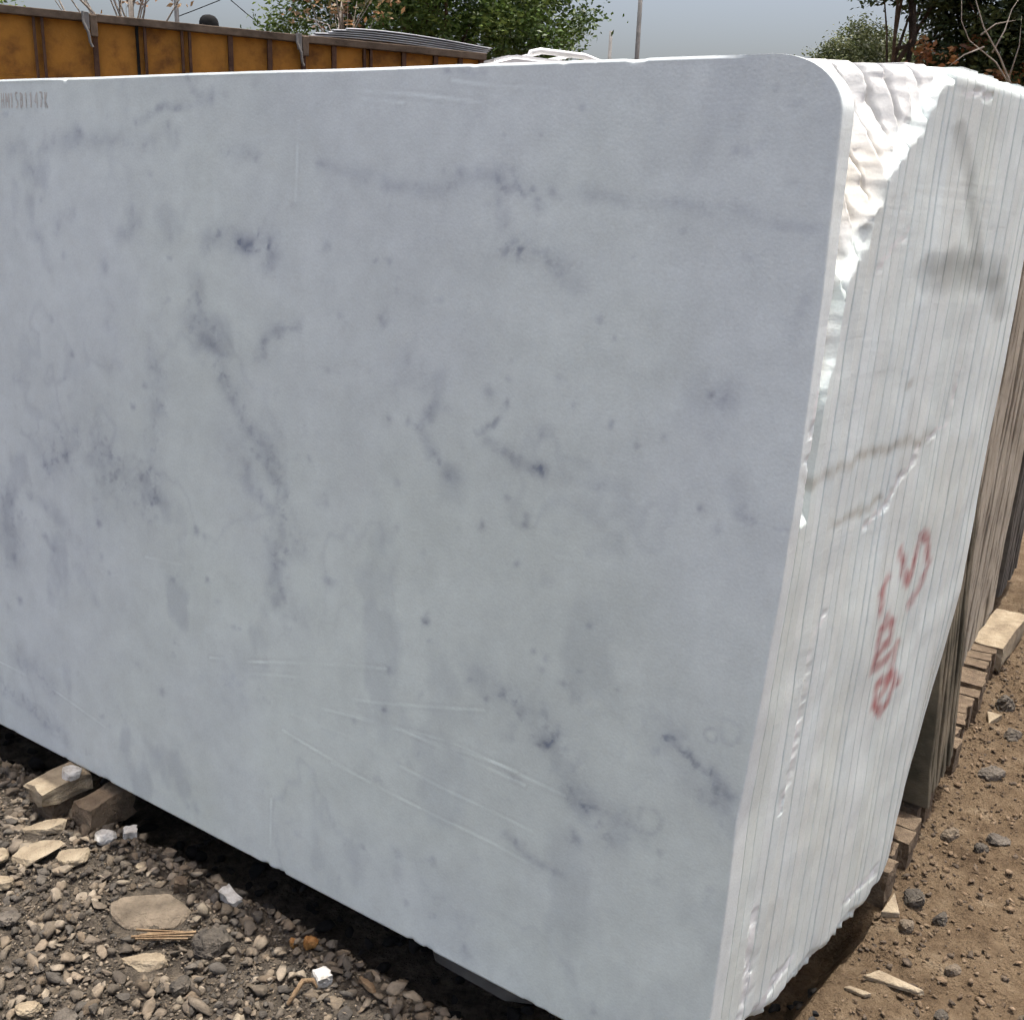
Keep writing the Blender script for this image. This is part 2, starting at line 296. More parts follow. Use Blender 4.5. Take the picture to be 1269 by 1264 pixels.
SPOTS = [(-0.471,1.243,0.006),(-0.472,1.212,0.006),(-0.506,1.188,0.012),(-0.378,1.225,0.008),(-0.277,1.167,0.01),(-0.233,1.146,0.006),(-0.191,1.162,0.006),(-0.419,0.995,0.01),(-0.421,0.981,0.007),(-0.504,0.959,0.009),(-0.43,0.909,0.007),(-0.456,1.019,0.007),(-0.844,0.776,0.016),(-0.612,0.763,0.008),(-0.599,0.723,0.007),(-0.69,0.643,0.009),(-0.285,0.841,0.007),(-0.295,0.758,0.006),(-0.324,0.729,0.009),(-0.37,0.741,0.009),(-0.358,0.764,0.006),(-0.386,0.77,0.006),(-0.221,0.746,0.004),(-0.416,0.597,0.009),(-0.472,0.655,0.008),(-1.218,0.798,0.013),(-1.191,0.793,0.008),(-0.903,1.007,0.005),(-0.091,1.044,0.01),(-0.119,1.069,0.007),(-0.377,1.623,0.007),(-0.512,1.583,0.004),(-0.444,1.583,0.005),(-0.759,1.375,0.006),(-0.727,1.379,0.006),(-0.871,1.395,0.01),(-0.951,1.459,0.007),(-0.097,1.427,0.006),(-0.628,1.678,0.006),(-0.833,1.28,0.008),(-0.736,1.282,0.013),(-0.318,1.323,0.009),(-1.184,0.698,0.009),(-1.152,0.66,0.008),(-1.291,0.534,0.011),(-1.42,0.435,0.01),(-1.337,0.395,0.014),(-0.694,1.0,0.01),(-0.716,1.109,0.01),(-0.673,1.113,0.008),(-0.686,0.917,0.007),(-0.767,0.511,0.007),(-0.695,0.56,0.007),(-0.657,0.462,0.009),(-0.397,0.526,0.008),(-0.269,0.456,0.009),(-0.128,1.236,0.006),(-0.35,1.191,0.005),(-0.735,0.25,0.008),(-1.254,0.139,0.012),(-1.54,0.667,0.012),(-1.512,0.639,0.01),(-1.872,0.475,0.014),(-1.923,0.446,0.012),(-1.542,0.747,0.012),(-1.29,1.346,0.006),(-1.34,1.505,0.008),(-1.288,1.595,0.008),(-1.481,1.61,0.008),(-1.413,1.029,0.009),(-1.322,1.042,0.013),(-1.372,1.081,0.009),(-1.617,1.116,0.009),(-1.837,1.034,0.015),(-1.695,1.187,0.01),(-0.199,1.459,0.005),(-0.291,1.296,0.004),(-0.271,1.415,0.004)]
SCRATCHES = [[(-0.985,0.498),(-0.809,0.516),(-0.649,0.533),(-0.38,0.521)],[(-0.934,0.473),(-0.787,0.475),(-0.665,0.461),(-0.531,0.449),(-0.356,0.44)],[(-0.895,0.509),(-0.649,0.533),(-0.398,0.541)],[(-1.079,0.545),(-0.855,0.606),(-0.698,0.644)],[(-0.985,0.519),(-0.769,0.556),(-0.474,0.631)],[(-0.826,0.403),(-0.602,0.391),(-0.419,0.382),(-0.251,0.365)],[(-0.96,0.429),(-0.742,0.399),(-0.602,0.391)],[(-0.81,0.523),(-0.538,0.547),(-0.3,0.531)],[(-1.079,0.518),(-0.897,0.564)],[(-1.177,0.525),(-1.009,0.562)],[(-0.889,1.628),(-0.816,1.638),(-0.712,1.63)],[(-0.834,1.651),(-0.679,1.642),(-0.552,1.629)],[(-0.494,1.651),(-0.409,1.647),(-0.327,1.627)],[(-0.616,1.662),(-0.494,1.649)],[(-0.945,1.602),(-0.949,1.467)],[(-0.99,0.26),(-0.991,0.145)],[(-1.383,0.703),(-1.201,0.719)],[(-1.975,0.282),(-1.766,0.278),(-1.545,0.242)],[(-0.251,1.058),(-0.184,1.066)],[(-0.355,0.94),(-0.253,0.953)]]
RINGS = [(-0.032,0.74,0.016),(-0.143,0.546,0.019),(-0.062,0.722,0.011)]
RED = [[(0.482,0.918),(0.515,0.868),(0.552,0.84),(0.561,0.872),(0.572,0.924),(0.601,0.913),(0.639,0.853),(0.609,0.815),(0.574,0.789)],[(0.437,0.876),(0.425,0.853),(0.431,0.814)],[(0.461,0.797),(0.504,0.769),(0.507,0.737),(0.463,0.739),(0.445,0.724),(0.442,0.705),(0.493,0.698),(0.533,0.708)],[(0.448,0.778),(0.442,0.749)],[(0.548,0.716),(0.541,0.669),(0.579,0.631)],[(0.54,0.653),(0.48,0.66),(0.478,0.625),(0.522,0.586),(0.553,0.602),(0.563,0.631)],[(0.489,0.618),(0.53,0.64)]]
GREY = [([(0.42,1.623),(0.472,1.577),(0.513,1.529),(0.569,1.464),(0.603,1.416)],0.029,0.01,0.3),([(0.433,1.403),(0.565,1.4),(0.697,1.396)],0.086,0.03,0.34),([(0.724,1.378),(0.823,1.32)],0.091,0.015,0.26),([(0.408,1.42),(0.515,1.422)],0.053,0.019,0.2)]
SMEAR = [([(0.072,1.124),(0.162,1.123),(0.275,1.128),(0.403,1.124),(0.513,1.114)],0.022,0.01,0.3),([(0.187,1.035),(0.251,1.032),(0.342,1.035)],0.016,0.007,0.32),([(0.021,1.136),(0.063,1.116)],0.011,0.005,0.3),([(0.384,1.234),(0.384,1.226)],0.014,0.006,0.3)]
CHIPS = [([(0.3,1.005),(0.363,1.02),(0.406,1.054),(0.449,1.082),(0.478,1.113)],0.022,0.009),([(0.513,1.114),(0.588,1.133),(0.616,1.181),(0.622,1.224)],0.017,0.006),([(0.187,1.419),(0.227,1.441),(0.288,1.472)],0.018,0.007),([(0.406,1.671),(0.475,1.678),(0.537,1.68)],0.014,0.005),([(0.51,0.186),(0.584,0.184),(0.652,0.181)],0.033,0.016),([(0.188,0.883),(0.161,0.837),(0.17,0.765),(0.163,0.696),(0.157,0.627),(0.143,0.56)],0.013,0.007),([(0.286,0.18),(0.23,0.172),(0.179,0.145)],0.032,0.019),([(0.028,1.249),(0.03,1.203),(0.037,1.145),(0.046,1.09)],0.015,0.007),([(0.103,0.384),(0.111,0.301),(0.119,0.216),(0.103,0.175)],0.029,0.018),([(0.071,1.448),(0.065,1.411),(0.075,1.367),(0.071,1.334)],0.012,0.006)]

ZTOP, ZBOT = 1.685, 0.100
ZB_T = [.0, .04, .06, .08, .10, .16, .18, .27, .37, .5]; ZB_Z = [1.02, 1.08, 1.22, 1.34, 1.43, 1.49, 1.54, 1.63, 1.705, 1.9]
def end_e(t, z, i, jit):
    """how far each slab reaches at height z and depth t"""
    t = np.asarray(t, float); z = np.asarray(z, float)
    e = .16 * np.clip(t, 0, .75) + .015 * np.clip(1 - ((z - 1.15) / .55) ** 2, 0, 1) * np.clip(1 - t / .12, 0, 1)
    if i >= 1:
        zb = np.interp(t, ZB_T, ZB_Z) + fbm(t * 22, z * 16, 71, 4) * .075
        d = np.clip(z - zb, 0, None)
        rough = fbm(t * 16, z * 11, 73, 2) * .014 + fbm(t * 120, z * 70, 79, 2) * .005 + np.abs(fbm(t * 260, z * 240, 80, 2)) * .005
        e = e - np.where(d > 0, np.minimum(d * 2, .006) + d * .54 - rough * np.clip(d / .02, 0, 1), 0)
        lip = np.clip((z - (1.69 + .05 * np.clip(t, 0, .4) - .02)) / .02, 0, 1) ** 2
        e = e - .012 * lip
        e = e + jit
        if i == 1: e = e - .028 * np.clip((z - 1.06) / .05, 0, 1) * np.clip((1.48 - z) / .08, 0, 1)
    if i == 0:
        rz, re = (.072, .097)
        k = np.clip((z - (ZTOP - rz)) / rz, 0, 1)
        e = e - re * (1 - np.sqrt(np.clip(1 - k * k, 0, 1)))
    # slight waviness and bottom damage
    e = e + fbm(t * 5, z * 5, 31, 3) * .006
    under = np.clip((.70 - z) / .6, 0, 1) * np.clip((t - .68) / .3, 0, 1)
    e = e - .048 * under
    rag = np.clip((.135 + .05 * fbm(t * 16, t * 7, 43, 3) - z) / .02, 0, 1) * np.clip((t - .05) / .08, 0, 1); e = e - rag * (.008 + .016 * np.clip(fbm(t * 70, z * 70, 44, 3) + .3, 0, 1))
    bt = np.clip((.155 + .05 * np.sin(t * 17) - z) / .06, 0, 1) * np.clip((t - .02) / .1, 0, 1)
    e = e - bt * .030 * np.clip(fbm(t * 9, z * 9, 41, 3) * 3, 0, 1)
    chip = np.zeros(np.shape(e))
    for pts, ra, rb in CHIPS:
        r = max(min(ra, rb) * .8, .0065)
        dd = dist_poly(t + fbm(t * 60, z * 60, 5, 2) * .02, z + fbm(t * 60, z * 60, 6, 2) * .02, pts)
        chip = np.maximum(chip, np.exp(-(dd / r) ** 2))
    cn = fbm(t * 170, z * 120, 90, 2); gate = np.clip(fbm(t * 55, z * 45, 95, 2) * 7 + .2, 0, 1)
    e = e - (.001 + .012 * np.abs(cn)) * np.clip(chip * 3 - 1, 0, 1) * gate
    return e, chip
def end_col(t, z, chip, tint):
    c = np.ones(np.shape(t) + (3,)) * np.array([.785, .86, .845]) * tint
    big = fbm(t * 4, z * 2.2, 55, 4); c = c * (1 + .10 * big)[..., None]
    lines = fbm(t * 150, z * 3, 57, 3); c = c * (1 + .08 * lines)[..., None]
    warm = np.clip(fbm(t * 6, z * 4, 59, 4) * 2.2, 0, .5)
    c = c * (1 - warm[..., None] * np.array([.02, .05, .10]))
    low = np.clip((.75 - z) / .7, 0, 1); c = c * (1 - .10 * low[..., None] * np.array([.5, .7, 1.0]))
    wx = t + fbm(t * 30, z * 14, 61, 2) * .02; wz = z + fbm(t * 30, z * 14, 62, 2) * .02
    for pts, ra, rb, s in GREY:
        d = dist_poly(wx / ra, wz / rb, [(a / ra, b / rb) for a, b in pts])
        k = s * np.clip(1.25 - d, 0, 1) ** .6 * (.75 + .5 * (fbm(t * 40, z * 22, 63, 3) + .5)); c = c * (1 - np.clip(k, 0, .7)[..., None] * np.array([1, 1.0, 1.02]))
    for pts, ra, rb, s in SMEAR:
        d = dist_poly(wx / ra, wz / rb, [(a / ra, b / rb) for a, b in pts])
        k = s * np.exp(-d * d) * (.4 + 1.2 * (fbm(t * 90, z * 40, 64, 3) + .5)); c = c * (1 - np.clip(k, 0, .7)[..., None] * np.array([.9, 1, 1.12]))
    for pts in RED:
        d = dist_poly(t + fbm(t * 50, z * 50, 65, 2) * .008, z + fbm(t * 50, z * 50, 66, 2) * .008, pts)
        k = np.clip(np.exp(-(d / .0130) ** 3) * (.62 + .9 * fbm(t * 70, z * 50, 67, 3)), 0, .8)[..., None]
        c = c * (1 - k) + k * np.array([.42, .115, .115])
    k = np.clip(chip * 2 - .8, 0, 1)[..., None]; c = c * (1 - k) + k * np.array([.85, .875, .865])
    return c
def front_col(e, z):
    wx = e + fbm(e * 14, z * 14, 101, 4) * .035; wz = z + fbm(e * 14, z * 14, 102, 4) * .035
    wx2 = e + fbm(e * 50, z * 50, 103, 3) * .012; wz2 = z + fbm(e * 50, z * 50, 104, 3) * .012
    g = np.clip(.5 + .28 * (e + 1.0) + 2.3 * fbm(e * 1.7 + 2, z * 1.7, 105, 4) - .35 * (z - .9), 0, 1)[..., None]
    c = np.array([.728, .790, .790]) * (1 - g) + np.array([.728, .800, .750]) * g
    c = c * (1 + .15 * fbm(e * 3, z * 3, 106, 5) + .05 * fbm(e * 24, z * 24, 107, 3))[..., None]
    dark = np.zeros(np.shape(e)); br = .30 + .75 * np.clip(fbm(e * 26, z * 26, 108, 5) * 2.4 + .42, 0, 1) + .75 * np.clip(fbm(wx2 * 75, wz2 * 75, 118, 3) * 4 - .25, 0, 1)
    for pts, r, s in VEINS:
        d = dist_poly(wx if r > .008 else wx2, wz if r > .008 else wz2, pts)
        dark = dark + .82 * s * np.exp(-(d / (r * 1.10)) ** 2) * br
    fine = np.clip(fbm(e * 60, z * 60, 112, 3) * 2 + .7, 0, 1.5)
    for x, y, r in SPOTS:
        m_ = (np.abs(e - x) < .08) & (np.abs(z - y) < .08)
        d = np.hypot(wx2[m_] - x, wz2[m_] - y); dark[m_] += .25 * np.exp(-(d / (r * .9)) ** 2) * fine[m_]
    for x, y, r in RINGS:
        d = np.hypot(wx2 - x, (wz2 - y) * .9); dark = dark + .14 * np.exp(-((d - r) / (r * .24)) ** 2) * fine - .05 * np.exp(-(d / (r * .6)) ** 2)
    spk = np.clip(fbm(e * 34, z * 34, 115, 3) * 5 - 1.25, 0, 1) * np.clip(fbm(e * 3.3, z * 3.3, 116, 3) * 4 + .15, 0, 1); dark = dark + .20 * spk
    # faint natural mottling
    mot = np.clip(fbm(e * 7, z * 5, 109, 5) * 2.6 - .42, 0, .30); dark = dark + .55 * mot * np.clip(.4 - e * .5, .15, 1)
    vein2 = np.abs(fbm(wx * 2.6, wz * 2.0, 110, 5)); dark = dark + .09 * np.exp(-(vein2 / .012) ** 2) * np.clip(fbm(e * 3, z * 3, 111, 3) * 3 + .4, 0, 1)
    dark = np.clip(dark, -.1, .62)[..., None]
    c = c * (1 - dark * np.array([1.06, 1.03, .86]))
    for pts in SCRATCHES:
        d = dist_poly(e, z + .004 * fbm(e * 9, z * 2, 113, 2), pts)
        c = c * (1 + (.14 * np.exp(-(d / .0024) ** 2) - .05 * np.exp(-((d - .006) / .003) ** 2)) * np.clip(.55 + 3.5 * fbm(e * 10, z * 10, 114, 3), 0, 1.5))[..., None]
    return c
pink = None
E_LEFT = -2.95
slab_edges = [0.0]
r2 = random.Random(5)
while slab_edges[-1] < 1.0: slab_edges.append(slab_edges[-1] + (.038 if len(slab_edges) == 1 else r2.uniform(.023, .030) if slab_edges[-1] < .38 else r2.choice([.020, .024, .028, .031, .034, .037, .044])))
ORD = ['first', 'second', 'third', 'fourth', 'fifth', 'sixth', 'seventh', 'eighth', 'ninth', 'tenth', 'eleventh', 'twelfth', 'thirteenth', 'fourteenth', 'fifteenth', 'sixteenth', 'seventeenth', 'eighteenth', 'nineteenth', 'twentieth']
ORD += ['twenty-' + o for o in ORD[:9]] + ['thirtieth'] + ['thirty-' + o for o in ORD[:9]] + ['fortieth'] + ['forty-' + o for o in ORD[:9]]
def build_slab(i, t0, t1):
    r = random.Random(100 + i)
    zt = ZTOP if i == 0 else (ZTOP + .002 if i == 1 else 1.69 + .05 * min(t0, .42) + r.uniform(-.003, .003))
    if i == 0:
        cols = np.concatenate([np.linspace(E_LEFT, -2.16, 12), np.arange(-2.155, -.004, .0033)]); nv = 9
        zs = np.concatenate([np.arange(ZBOT, zt - .075, .0033), zt - .075 * (1 - np.sin(np.linspace(0, math.pi / 2, 30)))])
    else:
        cols = np.linspace(E_LEFT, -.35, 6); nv = 8
        zs = np.concatenate([np.arange(ZBOT, zt - .081, .0048), zt - .081 * (1 - np.sin(np.linspace(0, math.pi / 2, 24)))])
    v = np.concatenate([[0, .045, .12], np.linspace(.22, .78, nv - 6), [.88, .955, 1.0]])
    drop = np.array([.0018, .0005, .0001] + [0] * (nv - 6) + [.0001, .0005, .0018])
    jit = r.uniform(-.0018, .0018)
    ts = t0 + (t1 - t0) * v
    Tm, Zm = np.meshgrid(ts, zs)
    Em, chip = end_e(Tm, Zm, i, jit)
    wear = .6 + 1.6 * np.clip(fbm(Tm * 10 + i * 9, Zm * 28, 200, 3) + .25, 0, 1)
    Em = Em - drop[None, :] * wear * (r.choice([.15, .3, .5, 1.0, 1.5]) if i else .5)
    if i >= 1:
        d = np.clip((Zm - np.interp(Tm, ZB_T, ZB_Z)) / .03, 0, 1); gv = np.zeros(nv); gv[[0, -1]] = .004; gv[[1, -2]] = .0012
        Em = Em - d * gv[None, :] * (.8 + .5 * (fbm(Tm * 3, Zm * 40, 210, 2) + .5))
        Em = Em + d * .007 * (r.random() - .5) + d * .007 * fbm(Zm * 12 + i * 3.7, Zm * 0 + i, 220, 3)
    # front columns follow the slab's right edge so the outline is the slab's own
    nc = len(cols); right = Em[:, 0]
    fe = np.tile(cols, (len(zs), 1)).astype(float)
    lim = right - .0025
    over = fe > lim[:, None]
    k = (cols - E_LEFT) / (cols[-1] - E_LEFT)
    if i == 0:
        near = cols > -.16
        fe[:, near] = -.16 + (fe[:, near] + .16) * ((lim + .16) / (cols[-1] + .16))[:, None]
    else:
        fe = E_LEFT + k[None, :] * np.minimum(lim, -.35)[:, None] - k[None, :] * E_LEFT
    ring_e = np.concatenate([fe, Em, np.full((len(zs), 1), E_LEFT)], 1)
    sh = np.zeros(len(zs)) if i == 0 else .0100 * np.clip((zs - np.interp(t0, ZB_T, ZB_Z)) / .03, 0, 1) * (.75 + .5 * (fbm(zs * 40 + i * 7, zs * 0, 230, 3) + .5))
    ring_t = np.concatenate([np.full((len(zs), nc), t0) + sh[:, None], Tm + sh[:, None] * (1 - v[None, :]), np.full((len(zs), 1), t1)], 1)
    ring_z = np.tile(zs[:, None], (1, nc + nv + 1)).astype(float)
    if i == 0:
        fz, fe_ = ring_z[:, :nc], ring_e[:, :nc]
        ring_t[:, :nc] += np.clip(fz - (zt - .004), 0, None) * .6 * np.clip((-.13 - fe_) / .05, 0, 1)
        nick = np.clip(fbm(fe_ * 31, fe_ * 3, 301, 4) * 4 - .8, 0, 1) * .004 + fbm(fe_ * 5, fe_, 305, 2) * .003
        nickb = np.clip(fbm(fe_ * 30, fe_ * 2, 303, 4) * 4 - .65, 0, 1) * .005
        ring_t[:, :nc] += np.clip((fz - (zt - .012)) / .012, 0, 1) ** 2 * nick * np.clip((-.13 - fe_) / .05, 0, 1) + np.clip((ZBOT + .012 - fz) / .012, 0, 1) ** 2 * nickb
        dz_ = np.clip((fz - (zt - .02)) / .02, 0, 1) * nick * .7 * np.clip((-.13 - fe_) / .05, 0, 1) - np.clip((ZBOT + .012 - fz) / .012, 0, 1) * nickb * .8
        ring_z[:, :nc] -= dz_
    X = ring_e; Y = ring_t + LEAN * (ring_z - ZBOT); 
    n = nc + nv + 1; rows = len(zs)
    id_ = np.arange(n * rows).reshape(rows, n)
    nxt = np.roll(id_, -1, 1)
    faces = np.stack([id_[:-1], nxt[:-1], nxt[1:], id_[1:]], -1).reshape(-1, 4)
    tint = np.array([1, 1, 1]) * r.uniform(.965, 1.02) * np.array([r.uniform(.985, 1.01), 1, r.uniform(.985, 1.015)])
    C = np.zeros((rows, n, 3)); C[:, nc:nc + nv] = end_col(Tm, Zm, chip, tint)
    C[:, -1] = .7
    if i:
        dd_ = np.clip((Zm - np.interp(Tm, ZB_T, ZB_Z)) / .03, 0, 1)[..., None]; brk = np.array([.72, .72, .70]) * (1 + .10 * fbm(Tm * 60, Zm * 60, 240, 3))[..., None] - np.array([.02, .06, .12]) * np.clip(fbm(Tm * 14, Zm * 14, 241, 3) * 3 - .2, 0, 1)[..., None]
        C[:, nc:nc + nv] = C[:, nc:nc + nv] * (1 - dd_) + brk * dd_
    if i == 0: C[:, :nc] = front_col(fe, ring_z[:, :nc]); C[:, nc:nc + nv] = C[:, nc:nc + nv] * np.array([1.02, 1.02, 1.03])
    else: C[:, :nc] = np.array([.66, .69, .70])
    verts = np.stack([X, Y, ring_z], -1).reshape(-1, 3)
    me = bpy.data.meshes.new('marble_slab')
    nq = len(faces); nvtx = len(verts)
    me.vertices.add(nvtx); me.vertices.foreach_set('co', verts.astype(np.float32).ravel())
    caps = [id_[0][::-1], id_[-1]]
    li = np.concatenate([faces.ravel(), caps[0], caps[1]]).astype(np.int32)
    me.loops.add(len(li)); me.loops.foreach_set('vertex_index', li)
    ls = np.concatenate([np.arange(0, nq * 4, 4), [nq * 4, nq * 4 + n]]).astype(np.int32)
    me.polygons.add(nq + 2); me.polygons.foreach_set('loop_start', ls)
    me.update(calc_edges=True)
    a = me.color_attributes.new('col', 'FLOAT_COLOR', 'POINT'); cc = np.ones((nvtx, 4), np.float32); cc[:, :3] = C.reshape(-1, 3); a.data.foreach_set('color', cc.ravel())
    me.materials.append(M_end)
    if i == 0:
        me.materials.append(M_front)
        mi = np.zeros((rows - 1, n), np.int32); mi[:, :nc - 1] = 1
        me.polygons.foreach_set('material_index', np.concatenate([mi.ravel(), [0, 0]]).astype(np.int32))
    me.validate()
    o = obj('marble_slab', me, loc=CORNER, rz=-AP)
    return o
nsl = len(slab_edges) - 1
for i in range(nsl):
    t0, t1 = slab_edges[i], slab_edges[i + 1]
    gap = r2.choice([.0002, .0002, .0003, .0004, .0006, .0012, .0030])
    o = build_slab(i, t0, t1 - gap)
    if i == 0:
        tag(o, 'huge pale grey veined marble slab with rounded top corner, facing the camera', 'marble slab', 'white marble slabs of the bundle'); front_slab = o
    elif i == nsl - 1:
        tag(o, 'rearmost white marble slab of the bundle, next to the darker brown slabs', 'marble slab', 'white marble slabs of the bundle')
    else:
        tag(o, 'white marble slab, %s one counted back from the large front face' % ORD[i], 'marble slab', 'white marble slabs of the bundle')

# hand lettering near the top left corner of the front slab (faint marker)
GL = {'M': [[(0, 0), (0, 1), (.4, .4), (.8, 1), (.8, 0)]], '1': [[(.3, 0), (.3, 1), (.1, .8)]], '5': [[(.7, 1), (.1, 1), (.1, .55), (.6, .5), (.6, .1), (.05, 0)]],
      'B': [[(.1, 0), (.1, 1), (.6, .9), (.5, .55), (.1, .5)], [(.5, .55), (.65, .2), (.1, 0)]], '4': [[(.6, 0), (.6, 1), (.05, .35), (.8, .35)]], '7': [[(.05, 1), (.65, 1), (.3, 0)]],
      'K': [[(.1, 0), (.1, 1)], [(.65, 1), (.12, .45), (.75, 0)]], 'H': [[(.1, 0), (.1, 1)], [(.7, 0), (.7, 1)], [(.1, .5), (.7, .5)]]}
def lettering(text, e0, z0, hgt, adv, wid, lw=.0022):
    bm = bmesh.new(); x = e0; rr = random.Random(3)
    for ch in text:
        for st in GL.get(ch, []):
            for (a, b), (c, d) in zip(st[:-1], st[1:]):
                p = Vector((x + a * wid, z0 + b * hgt)); q = Vector((x + c * wid, z0 + d * hgt)); dd = (q - p).normalized(); nn = Vector((-dd.y, dd.x)) * lw * rr.uniform(.6, 1.1)
                vs_ = []
                for s in (p + nn, q + nn, q - nn, p - nn):
                    vs_.append(bm.verts.new((s.x, LEAN * (s.y - ZBOT) - .0006 - rr.uniform(0, .0003), s.y)))
                bm.faces.new(vs_)
        x += adv
    me = bpy.data.meshes.new('painted_lettering'); bm.to_mesh(me); bm.free(); me.materials.append(M_paintmark)
    return me
o = obj('painted_lettering', lettering('HM15B1147K', -1.838, 1.628, .030, .0175, .0135), front_slab)
o['label'] = 'faint brown hand-written number at the top left of the slab'

# ------------------------------------------------------------------ darker slab stacks standing behind
def plain_slab(name, t0, t1, e_bot, e_top, e_left, z0, z1, m_, lean, seed):
    r = random.Random(seed); bm = bmesh.new(); rows = 14; prev = None
    for k in range(rows + 1):
        f = k / rows; z = z0 + (z1 - z0) * f; ee = e_bot + (e_top - e_bot) * f + r.uniform(-.003, .003)
        tt = lean * z; b = .002
        ring = [bm.verts.new(p) for p in ((e_left, t0 + tt, z), (ee - b, t0 + tt, z), (ee, t0 + tt + b, z), (ee + r.uniform(-.002, .002), (t0 + t1) / 2 + tt, z), (ee, t1 + tt - b, z), (ee - b, t1 + tt, z), (e_left, t1 + tt, z))]
        if prev:
            for q in range(7): bm.faces.new((prev[q], prev[(q + 1) % 7], ring[(q + 1) % 7], ring[q]))
        else: bm.faces.new(ring[::-1])
        prev = ring
    bm.faces.new(prev); bmesh.ops.recalc_face_normals(bm, faces=bm.faces)
    me = bpy.data.meshes.new(name); bm.to_mesh(me); bm.free(); me.materials.append(m_)
    return obj(name, me, loc=CORNER, rz=-AP)
r3_ = random.Random(21)
def stack(name, t, tend, th, eb, et, mats, zb, zt, lean, what, group, cat):
    k = 0
    while t < tend:
        w = th * r3_.uniform(.8, 1.2); ej = r3_.uniform(-.004, .003)
        o = plain_slab(name, t, t + w - r3_.choice([.001, .0015, .003]), eb + ej, et + ej, -2.2, zb, zt + r3_.uniform(-.02, .02), r3_.choice(mats), lean, int(t * 1000))
        tag(o, what % ORD[k], cat, group); t += w; k += 1
stack('stone_slab', 1.10, 1.41, .026, .125, .02, [M_olive], .10, 1.55, .02, 'thin dark olive stone slab, %s behind the white marble bundle', 'dark olive stone slabs', 'stone slab')
stack('stone_slab', 1.74, 2.70, .05, .03, .03, [M_brown], .07, 1.62, .02, 'beige brown stone slab beside the pale loose block, %s from the dark gap', 'beige brown stone slabs', 'stone slab')
stack('stone_slab', 2.86, 3.3, .034, .03, .02, [M_greyst], .07, 1.6, .03, 'grey stone slab at the right edge, %s behind the beige brown stack', 'grey stone slabs', 'stone slab')

# ------------------------------------------------------------------ bricks carrying the stacks
def brick_mesh(dx, dy, dz, seed, m_, chip=.002):
    chip = chip * .55
    r = random.Random(seed); bm = bmesh.new()
    bmesh.ops.create_cube(bm, size=1.0, matrix=Matrix.Diagonal((dx, dy, dz, 1)))
    bmesh.ops.subdivide_edges(bm, edges=bm.edges[:], cuts=3, use_grid_fill=True)
    for v in bm.verts:
        near = sum(abs(abs(c) - h / 2) < 1e-4 for c, h in zip(v.co, (dx, dy, dz)))
        k = chip * (2.0 if near >= 2 else .7)
        v.co += Vector((r.uniform(-1, 1), r.uniform(-1, 1), r.uniform(-1, 1))) * k
        if near >= 2: v.co *= 1 - r.uniform(0, .035)
    for v in bm.verts: v.co.z += dz / 2
    me = bpy.data.meshes.new('brick'); bm.to_mesh(me); bm.free(); me.materials.append(m_)
    return me
bms = [brick_mesh(.20, .068, .098, s, M_brick) for s in range(6)]
t = .80; k = 0
while t < 2.36:
    w = .072 + r3_.uniform(-.004, .010)
    ee = .118 + r3_.uniform(-.018, .012); p = W(ee - .10, t + w / 2, -.012 + r3_.uniform(-.012, .0))
    o = obj('brick', bms[k % 6], loc=p, rz=-AP + r3_.uniform(-.10, .10)); o.rotation_euler.x = r3_.uniform(-.06, .06)
    tag(o, 'dusty brown brick in the row under the slab ends, %s from the near end' % ORD[k], 'brick', 'brick row under the slab ends')
    t += w; k += 1
o = obj('stone_block', brick_mesh(.105, .40, .085, 77, M_block, .003), loc=W(.085, 2.50, .0), rz=-AP - .06)
tag(o, 'loose pale rectangular stone block on the dirt beside the beige brown slabs', 'stone block')
# supports under the front slab, at left
def block_on(name, e, t_, z, d, rz, m_, seed, label, cat, rx=0.0):
    o = obj(name, brick_mesh(*d, seed, m_, .004), loc=W(e, t_, z), rz=-AP + rz); o.rotation_euler.x = rx; tag(o, label, cat); return o
block_on('brick', -1.668, -.03, -.01, (.075, .15, .065), .05, M_brick, 31, 'lower brown brick under the far left bottom edge of the marble slab', 'brick')
block_on('brick', -1.655, -.055, .052, (.075, .13, .044), -.05, M_block, 32, 'pale cream brick lying on top under the left bottom edge of the marble slab', 'brick', .0)
block_on('brick', -1.548, -.01, -.01, (.062, .13, .074), .05, M_block2, 33, 'brown brick standing on edge just right of the cream brick under the slab', 'brick')
block_on('brick', -1.00, .55, -.01, (.09, .22, .105), .05, M_brick, 34, 'brown brick deep in the shadow under the middle of the slab', 'brick')

